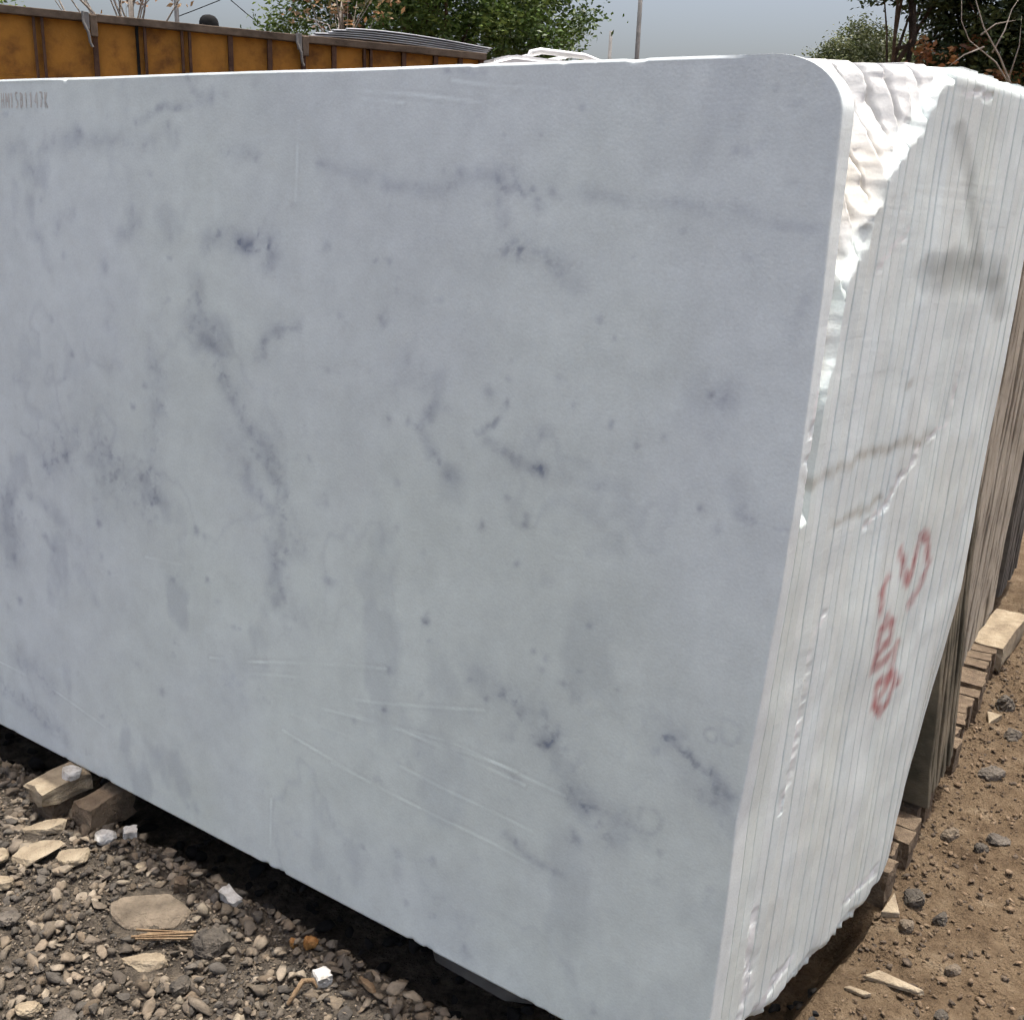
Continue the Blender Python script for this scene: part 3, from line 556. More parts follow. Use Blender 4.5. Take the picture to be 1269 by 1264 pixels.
# ------------------------------------------------------------------ loose stones
def chip_mesh(name, d, seed, m_, n=16, flat=False, bev=.0):
    r = random.Random(seed); bm = bmesh.new()
    for _ in range(n):
        a = r.uniform(0, 2 * math.pi); rr = r.uniform(.75, 1.0)
        zz = r.choice([-.5, .5]) * r.uniform(.8, 1) if flat else r.uniform(-.5, .5)
        q = rr * (1 if flat else math.sqrt(max(.15, 1 - (1.6 * zz) ** 2)))
        bm.verts.new((math.cos(a) * q * d[0] / 2, math.sin(a) * q * d[1] / 2, zz * d[2]))
    bmesh.ops.convex_hull(bm, input=bm.verts)
    for v in [v for v in bm.verts if not v.link_faces]: bm.verts.remove(v)
    bmesh.ops.dissolve_limit(bm, angle_limit=R(14), verts=bm.verts[:], edges=bm.edges[:])
    bmesh.ops.triangulate(bm, faces=bm.faces[:])
    for _ in range(2): bmesh.ops.subdivide_edges(bm, edges=bm.edges[:], cuts=1, use_grid_fill=True)
    for _ in range(2 if flat else 3): bmesh.ops.smooth_vert(bm, verts=bm.verts[:], factor=.28, use_axis_x=True, use_axis_y=True, use_axis_z=True)
    j = min(d) * .045
    for v in bm.verts: v.co += Vector((r.uniform(-j, j), r.uniform(-j, j), r.uniform(-j, j)))
    bmesh.ops.recalc_face_normals(bm, faces=bm.faces)
    me = bpy.data.meshes.new(name); bm.to_mesh(me); bm.free(); me.materials.append(m_)
    return me
def poly_chip(name, pts, th, m_, bev=.002, seed=0):
    """a flat chip from an outline in metres"""
    r = random.Random(seed); bm = bmesh.new()
    vs_ = [bm.verts.new((x, y, 0)) for x, y in pts]; f = bm.faces.new(vs_)
    ex = bmesh.ops.extrude_face_region(bm, geom=[f]); nv = [v for v in ex['geom'] if isinstance(v, bmesh.types.BMVert)]
    for v in nv: v.co.z += th * r.uniform(.8, 1.2); v.co.x *= .93; v.co.y *= .93
    bmesh.ops.recalc_face_normals(bm, faces=bm.faces)
    bmesh.ops.bevel(bm, geom=bm.edges[:], offset=bev, segments=1, affect='EDGES')
    me = bpy.data.meshes.new(name); bm.to_mesh(me); bm.free(); me.materials.append(m_)
    return me
def put(name, me, x, y, dz, rz, label, cat, rx=0.0, ry=0.0, group=None):
    o = bpy.data.objects.new(name, me); o.location = (x, y, gh((x, y)) + dz); o.rotation_euler = (rx, ry, rz); col.objects.link(o)
    return tag(o, label, cat, group)
ST = [ # name, kind, x, y, dims, dz, rz, mat, label
 ('stone', 'flat', -1.075, 2.075, (.115, .050, .024), .012, .25, M_beige, 'long beige flat stone just below the bricks at left'),
 ('stone', 'flat', -1.040, 1.975, (.125, .085, .020), .012, .45, M_beige, 'broad tan flat stone, largest of the cluster below the bricks'),
 ('stone', 'flat', -.960, 1.965, (.085, .062, .020), .014, .5, M_beige, 'tan flat stone leaning right of the broad flat stone'),
 ('marble_chip', 'rock', -.920, 2.045, (.065, .05, .034), .016, .3, M_white, 'white grey marble lump beside the flat tan stones'),
 ('marble_chip', 'box', -.868, 2.060, (.030, .026, .030), .012, .4, M_white, 'small bright white marble cube beside the white lump'),
 ('stone', 'rock', -1.130, 1.955, (.06, .08, .026), .012, .1, M_beige, 'tan stone cut by the left picture edge below the bricks'),
 ('stone', 'flat', -1.085, 1.870, (.075, .035, .022), .010, .05, M_beige, 'small rectangular tan stone at the left picture edge'),
 ('stone', 'flat', -.735, 1.815, (.195, .115, .022), .004, .12, M_soilrock, 'large flat soil coloured stone sunk in the gravel'),
 ('stone', 'flat', -.690, 1.668, (.098, .038, .026), .010, .02, M_beige, 'half-moon shaped bright tan stone below the wood splinters'),
 ('rock', 'rock', -.570, 1.725, (.10, .075, .055), .012, .5, M_dark, 'rough dark grey lump right of the half-moon stone'),
 ('stone', 'box', -.695, 1.895, (.028, .024, .030), .010, .2, M_brick, 'small square reddish brown stone above the sunken flat stone'),
 ('marble_chip', 'box', -.572, 1.858, (.056, .026, .026), .012, -.75, M_white, 'pinkish white prism shaped chip near the slab shadow'),
 ('stone', 'flat', -.505, 1.815, (.055, .024, .018), .010, -.95, M_dark, 'dark thin stone plate beside the white prism chip'),
 ('pebble', 'rock', -.375, 1.735, (.036, .036, .032), .010, 0, M_amber, 'round amber pebble at the edge of the slab shadow'),
 ('pebble', 'rock', -.412, 1.742, (.022, .026, .024), .010, 0, M_amber, 'small orange tan pebble left of the round amber pebble'),
 ('marble_chip', 'box', -.335, 1.635, (.030, .028, .028), .012, .6, M_white, 'white angular chip near the bottom of the gravel'),
 ('wood_chip', 'flat', -.240, 1.625, (.062, .020, .012), .012, -.75, M_wood, 'splintered tan wood chip at the bottom beside the shadow'),
 ('stone', 'rock', -.905, 2.175, (.04, .03, .024), .012, 0, M_white, 'small pale stone in the shadow right of the brown brick'),
 ('marble_chip', 'flat', -.760, 2.000, (.05, .03, .02), .010, .2, M_soilrock, 'grey marble flake at the edge of the slab shadow'),
 ('stone', 'rock', -.80, 1.95, (.032, .026, .02), .010, .2, M_beige, 'small rounded tan stone below the white marble cube'),
 ('stone', 'rock', -.70, 1.985, (.04, .028, .024), .010, .2, M_grock, 'grey stone between the marble flake and the square brown stone'),
 ('stone', 'rock', -1.00, 1.62, (.045, .04, .03), .010, .2, M_beige, 'rounded tan stone low in the gravel at left'),
 ('stone', 'rock', -.865, 1.535, (.055, .04, .03), .010, .2, M_beige, 'oval tan stone near the bottom left of the gravel'),
 ('stone', 'rock', -.60, 1.60, (.05, .042, .035), .010, .9, M_dark, 'dark grey stone below the rough dark lump'),
 ('stone', 'rock', -.78, 1.50, (.06, .05, .04), .010, .9, M_grock, 'large grey rounded stone at the bottom of the gravel'),
 ('stone', 'rock', -1.02, 1.76, (.09, .045, .03), .010, .1, M_grock, 'broad grey stone in the gravel left of the sunken flat stone'),
 # right hand side
 ('stone_chip', 'tri', .885, 1.935, [(-.030, -.022), (.028, .034), (.012, -.030)], .016, .1, M_beige, 'triangular tan stone chip leaning at the foot of the brick row'),
 ('stone_chip', 'tri', .805, 1.700, [(-.052, .018), (-.012, .024), (.052, -.045), (.040, -.046)], .010, .2, M_beige, 'long pointed tan stone chip on the dirt at bottom right'),
 ('stone_chip', 'tri', .728, 1.665, [(-.024, .012), (-.01, .014), (.026, -.012), (.01, -.014)], .010, .1, M_beige, 'small pointed tan chip left of the long pointed chip'),
 ('stone_chip', 'tri', 1.525, 2.865, [(-.03, -.03), (.00, .035), (.035, .004)], .016, .1, M_beige, 'pale triangular chip beside the brick row further back'),
 ('rock', 'rock', .945, 1.955, (.06, .05, .045), .010, .2, M_dark, 'dark charcoal rock right of the triangular chip'),
 ('rock', 'rock', .985, 1.90, (.05, .036, .034), .010, .8, M_dark, 'small dark rock on the dirt below the charcoal rock'),
 ('rock', 'rock', .90, 1.87, (.045, .035, .03), .010, .5, M_soilrock, 'brown lump between the triangular chip and the dark rocks'),
 ('rock', 'rock', 1.13, 2.21, (.060, .05, .04), .006, .2, M_soilrock, 'round grey brown stone on the dirt right of the bricks'),
 ('rock', 'rock', 1.245, 2.19, (.075, .045, .04), .006, .1, M_grock, 'grey flat-topped stone on the dirt near the right edge'),
 ('rock', 'rock', 1.185, 2.16, (.045, .03, .03), .006, .1, M_dark, 'dark small stone left of the grey flat-topped stone'),
 ('rock', 'rock', 1.60, 2.95, (.08, .07, .06), .010, .2, M_dark, 'dark rock beside the pale triangular chip further back'),
 ('rock', 'rock', 1.53, 2.74, (.07, .06, .05), .006, .2, M_grock, 'grey rock on the dirt below the dark rock further back'),
 ('rock', 'rock', 1.36, 2.50, (.09, .06, .04), .006, .2, M_grock, 'grey rough stone in the dirt right of the brick row'),
 ('rock', 'rock', 1.42, 2.38, (.07, .055, .04), .006, .2, M_soilrock, 'brown grey stone near the right edge below the rough stone'),
 ('rock', 'rock', 1.05, 1.62, (.045, .04, .03), .006, .4, M_soilrock, 'small brown stone at the bottom right corner of the dirt'),
 ('rock', 'rock', .88, 1.62, (.034, .03, .022), .006, .4, M_dark, 'small dark pebble below the long pointed chip'),
 ('rock', 'rock', .95, 1.74, (.05, .03, .02), .006, .4, M_soilrock, 'low brown clod right of the long pointed chip'),
]
for q, (name, kind, x, y, d, dz, rz, m_, lab) in enumerate(ST):
    if kind == 'tri': me = poly_chip(name, d, dz, m_, .0015, q); o = put(name, me, x, y, .004, rz, lab, 'stone', rx=.12, ry=-.1); continue
    if kind == 'box': me = brick_mesh(*d, q + 300, m_, .002); o = put(name, me, x, y, 0.0, rz, lab, 'stone', rx=.15, ry=.1)
    else: me = chip_mesh(name, d, q + 500, m_, 22 if kind == 'flat' else 26, kind == 'flat'); o = put(name, me, x, y, dz, rz, lab, 'stone' if name != 'wood_chip' else 'wood chip', rx=random.uniform(-.12, .12), ry=random.uniform(-.12, .12))
# white chip lying on the cream brick
o = obj('marble_chip', chip_mesh('marble_chip', (.05, .05, .022), 901, M_white, 18, True), loc=W(-1.632, -.035, .104)); o.rotation_euler = (.05, .1, .3); tag(o, 'white marble flake lying on the cream brick under the slab', 'stone')
# marble wedge under the slab
o = obj('marble_wedge', poly_chip('marble_wedge', [(-.13, .05), (-.11, -.01), (-.07, -.045), (.10, -.05), (.16, -.02), (.15, .12), (-.10, .12)], .07, M_greyst, .006, 4), loc=W(-.52, .105, .008), rz=-AP); tag(o, 'grey marble wedge pushed under the front bottom edge of the slab', 'stone wedge')
# wood splinters and twig
for q, (x, y, l, rz, lab) in enumerate([(-.675, 1.735, .125, .10, 'upper long wood splinter lying across the gravel'), (-.665, 1.722, .115, .16, 'lower wood splinter lying against the longer one')]):
    b = MB(); 
    for s in range(3): b.box((random.uniform(-.012, .012), (s - 1) * .005, .002 * s), (l * random.uniform(.55, 1.0), random.uniform(.003, .006), .004), rz=random.uniform(-.07, .07))
    o = b.build('wood_splinter', M_wood); o.location = (x, y, gh((x, y)) + .022); o.rotation_euler = (0, .05, rz); tag(o, lab, 'wood splinter')
b = MB().tube([(-.02, -.035, 0), (-.008, -.012, .012), (.0, .01, .016), (.018, .018, .012), (.028, .008, .004)], [.004, .005, .0055, .005, .003], 8)
o = b.build('twig', M_wood, smooth=True); o.location = (-.365, 1.60, gh((-.365, 1.6)) + .008); tag(o, 'short bent tan twig beside the white angular chip', 'twig')

# ------------------------------------------------------------------ gravel and clods (uncountable)
def ico(sub=1):
    bm = bmesh.new(); bmesh.ops.create_icosphere(bm, subdivisions=sub, radius=1); bm.verts.ensure_lookup_table()
    v = np.array([x.co[:] for x in bm.verts]); f = np.array([[y.index for y in x.verts] for x in bm.faces]); bm.free(); return v, f
def scatter(name, n, sampler, smin, smax, pal, sub, label, m_=None, power=2.2, sink=.25):
    v0, f0 = ico(sub); V_, F_, C_ = [], [], []
    lr = np.random.default_rng(abs(hash(name)) % 1000 if False else sum(map(ord, name)))
    cnt = 0
    for k in range(n):
        x, y = sampler(lr); s = smin + (smax - smin) * lr.random() ** power
        sc3 = np.array([lr.uniform(.8, 1.6), lr.uniform(.6, 1.1), lr.uniform(.35, .75)]) * s
        d = 1 + .16 * np.sin(v0 @ lr.normal(0, 2.4, 3) + lr.random() * 6) + .12 * np.sin(v0 @ lr.normal(0, 4, 3) + lr.random() * 6) + lr.normal(0, .05, len(v0))
        p = v0 * d[:, None] * sc3
        # random cut plane for angular faces
        for _ in range(6):
            nn = lr.normal(0, 1, 3); nn /= np.linalg.norm(nn); h = p @ nn; mx_ = h.max() * lr.uniform(.30, .75); p = p - np.clip(h - mx_, 0, None)[:, None] * nn
        e = Euler((lr.uniform(-.5, .5), lr.uniform(-.5, .5), lr.uniform(0, 6.28))).to_matrix()
        p = p @ np.array(e).T
        z = float(ground_h(np.array(x), np.array(y))) + sc3[2] * (1 - 2 * sink) + (lr.random() ** 3) * smax * .5
        V_.append(p + np.array([x, y, z])); F_.append(f0 + cnt * len(v0)); cnt += 1
        c = np.array(pal[lr.integers(len(pal))]) * lr.uniform(.75, 1.35); C_.append(np.tile(c, (len(v0), 1)))
    me = mesh_np(name, np.concatenate(V_), np.concatenate(F_), m_ or M_gravel, np.concatenate(C_))
    o = obj(name, me); tag(o, label, 'gravel'); o['kind'] = 'stuff'; return o
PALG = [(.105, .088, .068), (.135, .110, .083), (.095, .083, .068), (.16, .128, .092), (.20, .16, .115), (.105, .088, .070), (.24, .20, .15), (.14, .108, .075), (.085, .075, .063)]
PALB = [(.16, .112, .070), (.13, .092, .059), (.19, .138, .090), (.10, .076, .055), (.15, .106, .067)]
def samp_left(lr):
    while True:
        t_ = lr.uniform(-.95, .05); e_ = lr.uniform(-2.3, -.1)
        p = W(e_, t_)
        if p.y > 1.25 and p.x > -1.5 and (lr.random() < (1.0 if e_ < -.7 or t_ > -.1 else .55)): return p.x, p.y
def samp_right(lr):
    p = W(.10 + lr.random() ** 1.3 * .75, lr.uniform(.25, 3.6)); return p.x, p.y
def samp_under(lr):
    p = W(lr.uniform(-2.4, .1), lr.uniform(0, .5)); return p.x, p.y
def clear(s):
    boxes = [(x, y, max(d[0], d[1]) * .42) for (_, kd, x, y, d, *_r) in ST if kd != 'tri'] + [(x, y, .035) for (_, kd, x, y, *_r) in ST if kd == 'tri']
    bx = np.array(boxes)
    def f(lr):
        for _ in range(20):
            x, y = s(lr)
            if not np.any(np.hypot(bx[:, 0] - x, bx[:, 1] - y) < bx[:, 2]): return x, y
        return x, y
    return f
scatter('gravel', 5200, clear(samp_left), .004, .018, PALG, 2, 'grey brown gravel covering the ground in front of the slab')
scatter('grit', 15000, clear(samp_left), .002, .006, PALG, 1, 'fine grit between the gravel stones', sink=.1)
scatter('soil_clods', 9000, clear(samp_right), .002, .011, PALB, 1, 'small clods and pebbles on the brown dirt at right', power=3.2)
scatter('stone_shards', 170, clear(samp_left), .012, .028, [(.22, .18, .13), (.17, .14, .105), (.25, .21, .155)], 1, 'broken flat tan shards mixed in the gravel', power=1.5)
scatter('dark_rubble', 420, samp_under, .010, .026, [(.02, .019, .018), (.045, .042, .038)], 2, 'rubble beneath the slab, colour darkened to deepen the shadow there')  # near-black stone colours paint extra shade into the band under the slab

# ------------------------------------------------------------------ lorry behind the slabs
TR = math.atan2(.4138, .9104)
truck = empty('cargo_truck', (-5.17, 10.8, 0), TR)
tag(truck, 'lorry with ochre board cargo sides and white cab parked behind the marble', 'truck')
RAILZ = 3.0
BX0, BX1, BD = -2.6, 5.08, 2.3
posts = [-2.3, -1.75, -1.2, -.65, -.12, .335, .85, 1.29, 1.73, 2.18, 2.59, 2.95, 3.29, 3.67, 4.09, 4.47, 4.77, 5.03]
PAIRS = {.335, 1.29, 1.73, 3.67}
# panels between posts: each panel board is its own piece
for y0, sgn in ((0.0, 1), (BD, -1)):
    for pi, (a, b_) in enumerate(zip(posts[:-1], posts[1:])):
        for zz in range(3):
            h = (RAILZ - .06 - 1.32) / 3
            MB().box(((a + b_) / 2, y0 + .028 * sgn + .004 * (zz % 2) + .009 * (pi % 2), 1.32 + h * (zz + .5)), (b_ - a + .012, .022, h - .004)).build('side_board', M_ochre, truck)
    for k, p in enumerate(posts):
        if p in PAIRS:
            for dx in (-.038, .038): MB().box((p + dx, y0 - .012 * sgn, 2.1), (.028, .05, 1.72), bev=.003).build('side_post', M_black if p == 1.29 and dx < 0 else M_postb, truck)
        else:
            MB().box((p, y0 - .012 * sgn, 2.1), (.05, .05, 1.72), bev=.004).build('side_post', M_postb, truck)
    MB().box(((BX0 + BX1) / 2, y0 - .01 * sgn, RAILZ - .025), (BX1 - BX0, .10, .075), bev=.008).build('top_rail', M_rail, truck)
    MB().box(((BX0 + BX1) / 2, y0 - .02 * sgn, 1.27), (BX1 - BX0, .08, .10), bev=.006).build('bottom_rail', M_rail, truck)
for k in range(3): MB().box((BX1 - .02, BD / 2, 1.6 + k * .52), (.03, BD - .12, .50)).build('headboard', M_ochre, truck)
MB().box(((BX0 + BX1) / 2, BD / 2, 1.2), (BX1 - BX0 - .02, BD - .02, .08)).build('bed_floor', M_postb, truck)
for yy in (.7, 1.6): MB().box((2.0, yy, .98), (9.2, .10, .22)).build('chassis_beam', M_black, truck)
for p in (.80, 2.92):
    lt = MB().box((p - .02, -.075, RAILZ - .06), (.05, .035, .16), bev=.006).build('latch', M_pole, truck)
    MB().tube([(p - .05, -.09, RAILZ + .02), (p - .05, -.10, RAILZ - .08), (p - .01, -.105, RAILZ - .17), (p - .0, -.10, RAILZ - .26), (p + .02, -.095, RAILZ - .30)], .014, 8).build('latch_hook', M_pole, lt)
    MB().box((p + .045, -.07, RAILZ - .10), (.07, .03, .20), bev=.01).build('latch_plate', M_rail, lt)
def wheel(x, y):
    w = MB().lathe([(.30, -.13), (.46, -.13), (.50, -.09), (.50, .09), (.46, .13), (.30, .13)], 32).build('tyre', M_tyre, truck); w.location = (x, y, .5); w.rotation_euler = (R(90), 0, 0)
    h = MB().lathe([(.05, -.10), (.29, -.11), (.30, .11), (.10, .12), (.08, .15)], 24).build('rim', M_cab, w)
for x in (-1.2, .0, 6.2):
    for y in (.2, BD - .2): wheel(x, y)
cabz = 3.0
def cab():
    prof = [(5.22, .75), (7.15, .75), (7.22, 1.6), (6.98, 2.75), (6.80, 2.96), (6.5, 3.04), (5.5, 3.06), (5.22, 2.98)]
    bm = bmesh.new(); a = [bm.verts.new((x, .12, z)) for x, z in prof]; b_ = [bm.verts.new((x, BD - .12, z)) for x, z in prof]
    bm.faces.new(a); bm.faces.new(b_[::-1])
    for i in range(len(prof)): bm.faces.new((a[i], b_[i], b_[(i + 1) % 8], a[(i + 1) % 8]))
    bmesh.ops.recalc_face_normals(bm, faces=bm.faces); bmesh.ops.bevel(bm, geom=bm.edges[:], offset=.05, segments=3, affect='EDGES')
    me = bpy.data.meshes.new('cab'); bm.to_mesh(me); bm.free(); me.materials.append(M_cab); return obj('cab', me, truck)
cb = cab()
MB().box((6.15, .118, 2.25), (.95, .02, .62), bev=.008).build('side_window', M_glass, cb)
MB().box((7.12, BD / 2, 2.2), (.03, 1.7, .75), rot=Matrix.Rotation(R(-11.5), 4, 'Y')).build('windscreen', M_glass, cb)
MB().box((6.15, .116, 1.35), (1.05, .015, 1.05), bev=.01).build('door', M_cab, cb)
MB().tube([(5.75, .25, 3.03), (5.78, .25, 3.11), (5.9, .25, 3.14), (6.5, .25, 3.13), (6.72, .25, 3.08), (6.78, .25, 2.98)], .035, 10).build('roof_rail', M_cab, cb, True)
MB().tube([(5.75, 1.9, 3.03), (5.78, 1.9, 3.11), (5.9, 1.9, 3.14), (6.5, 1.9, 3.13), (6.72, 1.9, 3.08), (6.78, 1.9, 2.98)], .035, 10).build('roof_rail', M_cab, cb, True)
for x in (5.95, 6.35): MB().tube([(x, .25, 3.13), (x, 1.9, 3.13)], .022, 8).build('rack_bar', M_cab, cb, True)

# metal sheets lying on the load
def sheet(k, x0, x1, z0, crown, sag):
    bm = bmesh.new(); nx_, ny_ = 26, 40; top = []
    for i in range(nx_ + 1):
        f = i / nx_; x = x0 + (x1 - x0) * f; z = z0 + crown * math.sin(math.pi * min(1, f * 1.05) ** .8) - sag * f
        top.append([(x, .02 + 2.2 * j / ny_, z + .012 * math.sin(j * math.pi / 2) ) for j in range(ny_ + 1)])
    va = [[bm.verts.new(p) for p in r_] for r_ in top]; vb = [[bm.verts.new((p[0], p[1], p[2] - .008)) for p in r_] for r_ in top]
    for i in range(nx_):
        for j in range(ny_):
            bm.faces.new((va[i][j], va[i + 1][j], va[i + 1][j + 1], va[i][j + 1])); bm.faces.new((vb[i][j], vb[i][j + 1], vb[i + 1][j + 1], vb[i + 1][j]))
    for i in range(nx_):
        bm.faces.new((va[i][0], vb[i][0], vb[i + 1][0], va[i + 1][0])); bm.faces.new((va[i][ny_], va[i + 1][ny_], vb[i + 1][ny_], vb[i][ny_]))
    for j in range(ny_):
        bm.faces.new((va[0][j], va[0][j + 1], vb[0][j + 1], vb[0][j])); bm.faces.new((va[nx_][j], vb[nx_][j], vb[nx_][j + 1], va[nx_][j + 1]))
    bmesh.ops.recalc_face_normals(bm, faces=bm.faces)
    me = bpy.data.meshes.new('metal_sheet'); bm.to_mesh(me); bm.free(); me.materials.append(M_galv)
    o = obj('metal_sheet', me, loc=(-5.17, 10.8, 0), rz=TR); return o
LBL = ['lowest', 'second lowest', 'middle', 'second highest', 'topmost']
for k in range(5):
    o = sheet(k, 3.05 + .10 * k - (.05 if k % 2 else 0), 5.10 + .02 * k, 3.025 + .026 * k, .030, .015 + .008 * k)
    tag(o, 'corrugated galvanised metal sheet loaded on the lorry, %s of its pile' % LBL[k], 'metal sheet', 'metal sheets on the lorry')

# ------------------------------------------------------------------ poles, wires, tank
def az_pt(az, d, z=0.0): return Vector((math.sin(R(az)) * d, math.cos(R(az)) * d, z))
def pole(az, d, h, r0, label, arms=False, lean=0.0):
    p = az_pt(az, d); root = empty('utility_pole', p); tag(root, label, 'pole', 'poles behind the yard')
    MB().tube([(0, 0, -.3), (lean * .5, 0, h * .5), (lean, 0, h)], [r0, r0 * .85, r0 * .7], 12).build('pole_shaft', M_pole, root, True)
    if arms:
        MB().box((lean, 0, h - .35), (1.4, .08, .09), rz=.4).build('crossarm', M_pole, root)
        for s in (-.6, 0, .6): MB().lathe([(.03, 0), (.05, .04), (.03, .08), (.045, .12), (.02, .16)], 10, (lean + s * .92, s * .39, h - .30)).build('insulator', M_cab, root)
pole(5.5, 34, 9.5, .085, 'tall thin grey pole against the sky right of the green tree', True, -.1)
pole(4.0, 40, 7.1, .085, 'short thin grey post beside the tall pole', False)
pole(-17.7, 30, 9.0, .07, 'thin pole among the dry branches at top left', True)
for q, (p0, p1, lab) in enumerate([((-14.2, 30, 6.3), (-17.7, 30, 5.4), 'upper sagging wire at top left above the lorry'), ((-14.6, 30, 5.75), (-17.7, 30, 7.0), 'lower crossing wire at top left above the lorry')]):
    a = az_pt(p0[0], p0[1], p0[2]); b_ = az_pt(p1[0], p1[1], p1[2]); a2 = a + (a - b_) * 2.5; a2.z += 1.2
    pts = [b_.lerp(a2, f) - Vector((0, 0, .5 * math.sin(math.pi * f))) for f in np.linspace(0, 1, 14)]
    o = MB().tube(pts, .012, 6).build('wire', M_black, smooth=True); tag(o, lab, 'wire')
tk = empty('water_tank', az_pt(-16.2, 40)); tag(tk, 'black domed water tank peeking over the lorry rail', 'water tank')
MB().lathe([(.30, 5.75), (.335, 5.80), (.335, 5.92), (.345, 5.95), (.335, 5.98), (.335, 6.15), (.345, 6.18), (.335, 6.21), (.335, 6.50), (.325, 6.62), (.29, 6.73), (.20, 6.82), (.10, 6.85), (.05, 6.86)], 32).build('tank_body', M_black, tk, True)
for dx in (-.26, .26):
    for dy in (-.26, .26): MB().tube([(dx * 1.3, dy * 1.3, -.2), (dx, dy, 5.74)], .035, 8).build('stand_leg', M_pole, tk)
MB().box((0, 0, 5.71), (.72, .72, .06)).build('stand_top', M_pole, tk)

# ------------------------------------------------------------------ trees
def crown_mesh(name, blobs, nleaf, size, pal, clump, cl_r, seed, m_, droop=.3, aspect=.45):
    lr = np.random.default_rng(seed)
    vol = np.array([b[1][0] * b[1][1] * b[1][2] for b in blobs]); vol = vol / vol.sum()
    cs = []; ci = lr.choice(len(blobs), clump, p=vol)
    for k in ci:
        c, r_ = blobs[k]; d = lr.normal(0, 1, 3); d /= np.linalg.norm(d); q = lr.random() ** .38
        cs.append(np.array(c) + d * q * np.array(r_))
    cs = np.array(cs); w = lr.random(clump) + .35; w /= w.sum()
    cb_ = lr.uniform(.65, 1.3, clump); ct = lr.integers(0, len(pal), clump)
    a = lr.choice(clump, nleaf, p=w)
    p = cs[a] + lr.normal(0, 1, (nleaf, 3)) * np.array([cl_r, cl_r, cl_r * .7])
    ax = lr.normal(0, 1, (nleaf, 3)); ax[:, 2] = ax[:, 2] * .5 - droop; ax /= np.linalg.norm(ax, axis=1)[:, None]
    up = lr.normal(0, 1, (nleaf, 3)); up[:, 2] += .6; sd_ = np.cross(ax, up); sd_ /= np.linalg.norm(sd_, axis=1)[:, None] + 1e-9
    nn = np.cross(sd_, ax)
    L_ = size * lr.uniform(.6, 1.35, nleaf)[:, None]; wd = L_ * aspect
    v = np.stack([p, p + ax * L_ * .5 + sd_ * wd * .5 + nn * L_ * .06, p + ax * L_, p + ax * L_ * .5 - sd_ * wd * .5 + nn * L_ * .06], 1)
    f = np.arange(nleaf * 4).reshape(-1, 4)
    pc = np.array(pal)[ct[a]] * cb_[a][:, None] * lr.uniform(.7, 1.35, nleaf)[:, None]
    return mesh_np(name, v.reshape(-1, 3), f, m_, np.repeat(pc, 4, axis=0)), cs
def tree(label, loc, base_r, height, blobs, nleaf, size, pal, clump, cl_r, seed, bark, m_=None, cat='tree', name='tree', nl=10, group=None, dry=None, aspect=.45, limb_f=.35):
    root = empty(name, loc); tag(root, label, cat, group); r_ = random.Random(seed)
    me, cs = crown_mesh('crown', blobs, nleaf, size, pal, clump, cl_r, seed, m_ or M_leaf, aspect=aspect)
    top = Vector((r_.uniform(-.2, .2), r_.uniform(-.2, .2), height))
    trunk_pts = [Vector((0, 0, -.2)), Vector((r_.uniform(-.1, .1), 0, height * .3)), Vector((r_.uniform(-.15, .15), r_.uniform(-.1, .1), height * .65)), top]
    tk_ = MB().tube(trunk_pts, [base_r * 1.2, base_r, base_r * .75, base_r * .35], 12).build('trunk', bark, root, True)
    pick = cs[np.random.default_rng(seed).choice(len(cs), min(nl, len(cs)), replace=False)]
    for c in pick:
        c = Vector(c); s = trunk_pts[1].lerp(top, r_.uniform(.1, .85)); mid = s.lerp(c, .5) + Vector((r_.uniform(-.2, .2), r_.uniform(-.2, .2), .15 + .1 * r_.random()))
        rr = base_r * limb_f * r_.uniform(.6, 1.1)
        MB().tube([s, s.lerp(mid, .6), mid, mid.lerp(c, .6), c], [rr, rr * .8, rr * .6, rr * .35, rr * .12], 7).build('limb', bark, root, True)
    obj('crown', me, root)
    if dry:
        n, blobs2, sz = dry
        me2, _ = crown_mesh('dry_leaves', blobs2, n, sz, [(.30, .13, .045), (.36, .19, .08), (.22, .09, .035)], max(3, n // 16), .06, seed + 5, M_dry, aspect=.5)
        d_ = obj('dry_leaves', me2, root); d_['label'] = 'clusters of orange brown dead leaves'
    return root
PAL_G = [(.075, .125, .028), (.105, .165, .036), (.050, .085, .022), (.135, .185, .045)]
PAL_O = [(.100, .120, .048), (.125, .140, .060), (.075, .092, .040)]
PAL_D = [(.050, .072, .026), (.070, .092, .034), (.036, .052, .022)]
PAL_R = [(.26, .15, .07), (.33, .22, .12), (.20, .11, .06), (.15, .13, .06)]
c0 = az_pt(-5.2, 22)
tree('large dense green tree behind the lorry and its white cab', c0, .28, 5.5,
     [((0, 0, 5.6), (2.7, 2.4, 2.6)), ((-2.0, .2, 5.2), (1.5, 1.4, 1.7)), ((2.0, -.1, 4.9), (1.25, 1.4, 1.6)), ((.6, 0, 4.2), (2.2, 1.6, 1.0)), ((-.6, .2, 7.4), (1.9, 1.8, 1.3))], 64000, .105, PAL_G, 800, .20, 3, M_bark, nl=16)
c1 = az_pt(16.7, 42)
tree('round olive green tree in the distance behind the marble bundle', c1, .22, 4.6,
     [((-.2, 0, 6.1), (1.5, 1.6, 1.75)), ((-1.3, 0, 5.7), (1.3, 1.2, 1.2)), ((1.3, 0, 5.8), (1.6, 1.4, 1.6)), ((.0, 0, 4.8), (2.5, 1.6, 1.2))], 80000, .13, PAL_O, 800, .22, 9, M_bark, nl=12)
c2 = az_pt(18.2, 15)
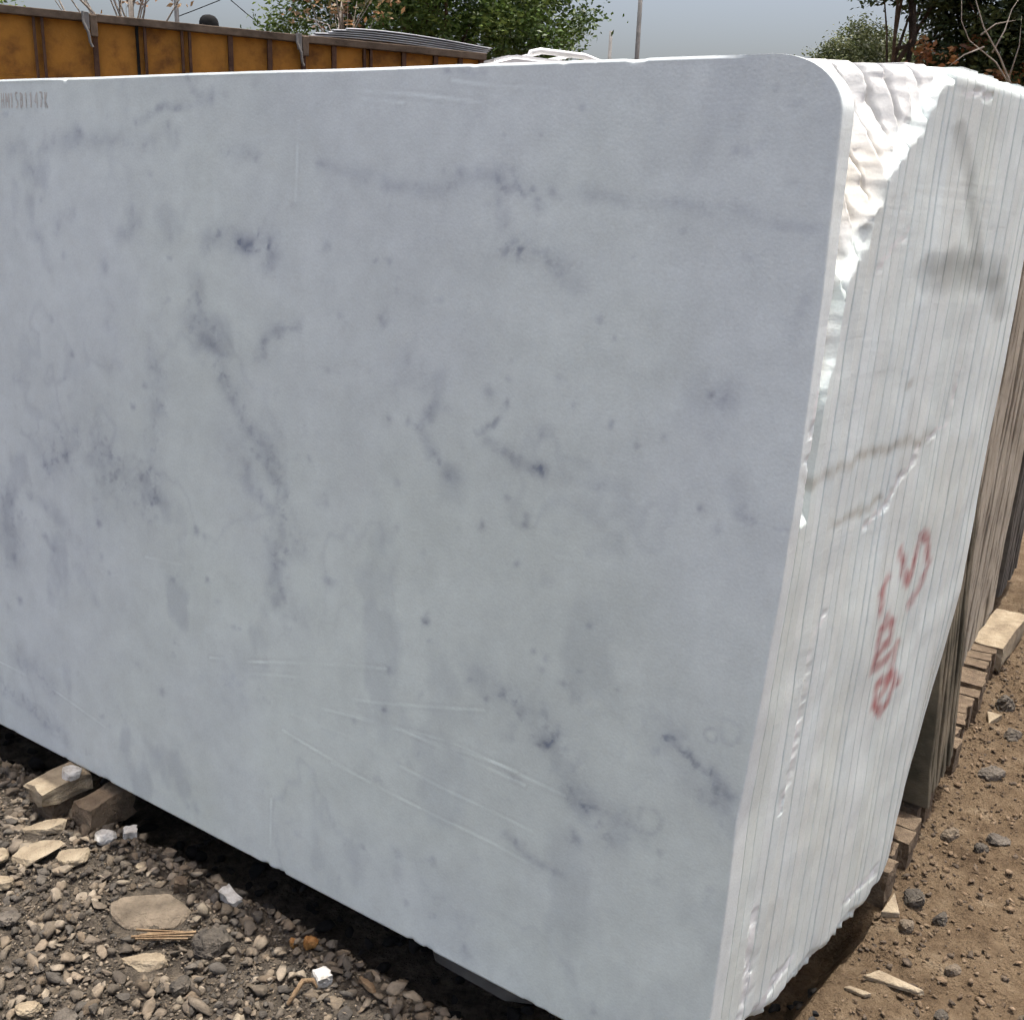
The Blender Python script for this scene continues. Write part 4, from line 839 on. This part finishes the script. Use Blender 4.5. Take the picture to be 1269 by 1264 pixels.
tree('dark leafy tree with dead orange leaves at the top right corner', c2, .065, 5.5,
     [((1.35, .0, 4.3), (1.15, .9, 1.3)), ((.4, .2, 4.9), (1.0, .9, 1.0)), ((1.9, .1, 3.6), (.75, .7, .75)), ((.9, .2, 3.5), (.55, .6, .45)), ((-.25, .2, 4.6), (.55, .6, .55)), ((1.6, 0, 2.9), (.8, .6, .45)), ((2.3, .2, 3.3), (.8, .7, 1.0))], 44000, .085, PAL_D, 640, .14, 14, M_bark, nl=16, limb_f=.5,
     dry=(420, [((.55, -.5, 3.35), (.10, .10, .16)), ((.78, -.5, 3.55), (.08, .08, .08)), ((1.15, -.5, 3.10), (.16, .10, .10)), ((1.55, -.5, 3.18), (.12, .10, .12)), ((.15, -.4, 3.3), (.08, .1, .3))], .09))
c3 = az_pt(-20.2, 17)
tree('sparse dry tree with brown curled leaves at the top left corner', c3, .07, 4.4,
     [((-.1, 0, 4.15), (1.0, .5, .30)), ((.6, 0, 4.3), (.9, .5, .4)), ((-.9, 0, 4.5), (.7, .5, .5))], 700, .10, PAL_R, 60, .10, 22, M_barkpale, M_dry, nl=22, limb_f=.3)
c4 = az_pt(-9.9, 17.2)
tree('thin dry sapling with orange leaves in front of the green tree', c4, .05, 4.2,
     [((-.25, 0, 4.0), (.55, .35, .35)), ((.35, 0, 4.15), (.55, .35, .35))], 230, .10, PAL_R, 30, .08, 27, M_barkpale, M_dry, nl=16, limb_f=.35)
c5 = az_pt(-31, 24)
tree('green tree beyond the left picture edge behind the lorry', c5, .22, 5.0, [((0, 0, 5.4), (2.4, 2.2, 2.2)), ((1.0, 0, 4.6), (1.8, 1.6, 1.3))], 15000, .12, PAL_G, 300, .22, 31, M_bark, nl=10)
# bare twigs in front of the dark tree
c6 = az_pt(21.4, 9)
root = empty('bare_shrub', c6); tag(root, 'bare pale twigs in front of the dark tree at top right', 'shrub')
tw = [[(.55, 0, 0), (.52, .05, 1.6), (.40, 0, 2.35), (.20, -.05, 2.62), (.03, -.1, 2.80), (-.12, -.1, 3.10)],
      [(.40, 0, 2.35), (.22, .03, 2.58), (-.02, .0, 2.72), (-.10, .0, 2.85), (-.15, .0, 3.15)],
      [(.16, -.02, 2.64), (.24, .02, 2.80), (.28, .05, 2.95), (.36, .05, 3.1)], [(.06, 0, 2.76), (.16, 0, 2.84), (.30, 0, 2.87)], [(.10, 0, 2.68), (-.04, 0, 2.62), (-.16, 0, 2.52)], [(.32, 0, 2.45), (.36, 0, 2.7), (.34, 0, 2.9)]]
for k, pts in enumerate(tw):
    n = len(pts); MB().tube(pts, [(.007 if k else .012) * (1 - .75 * i / (n - 1)) for i in range(n)], 7).build('branch', M_barkpale, root, True)
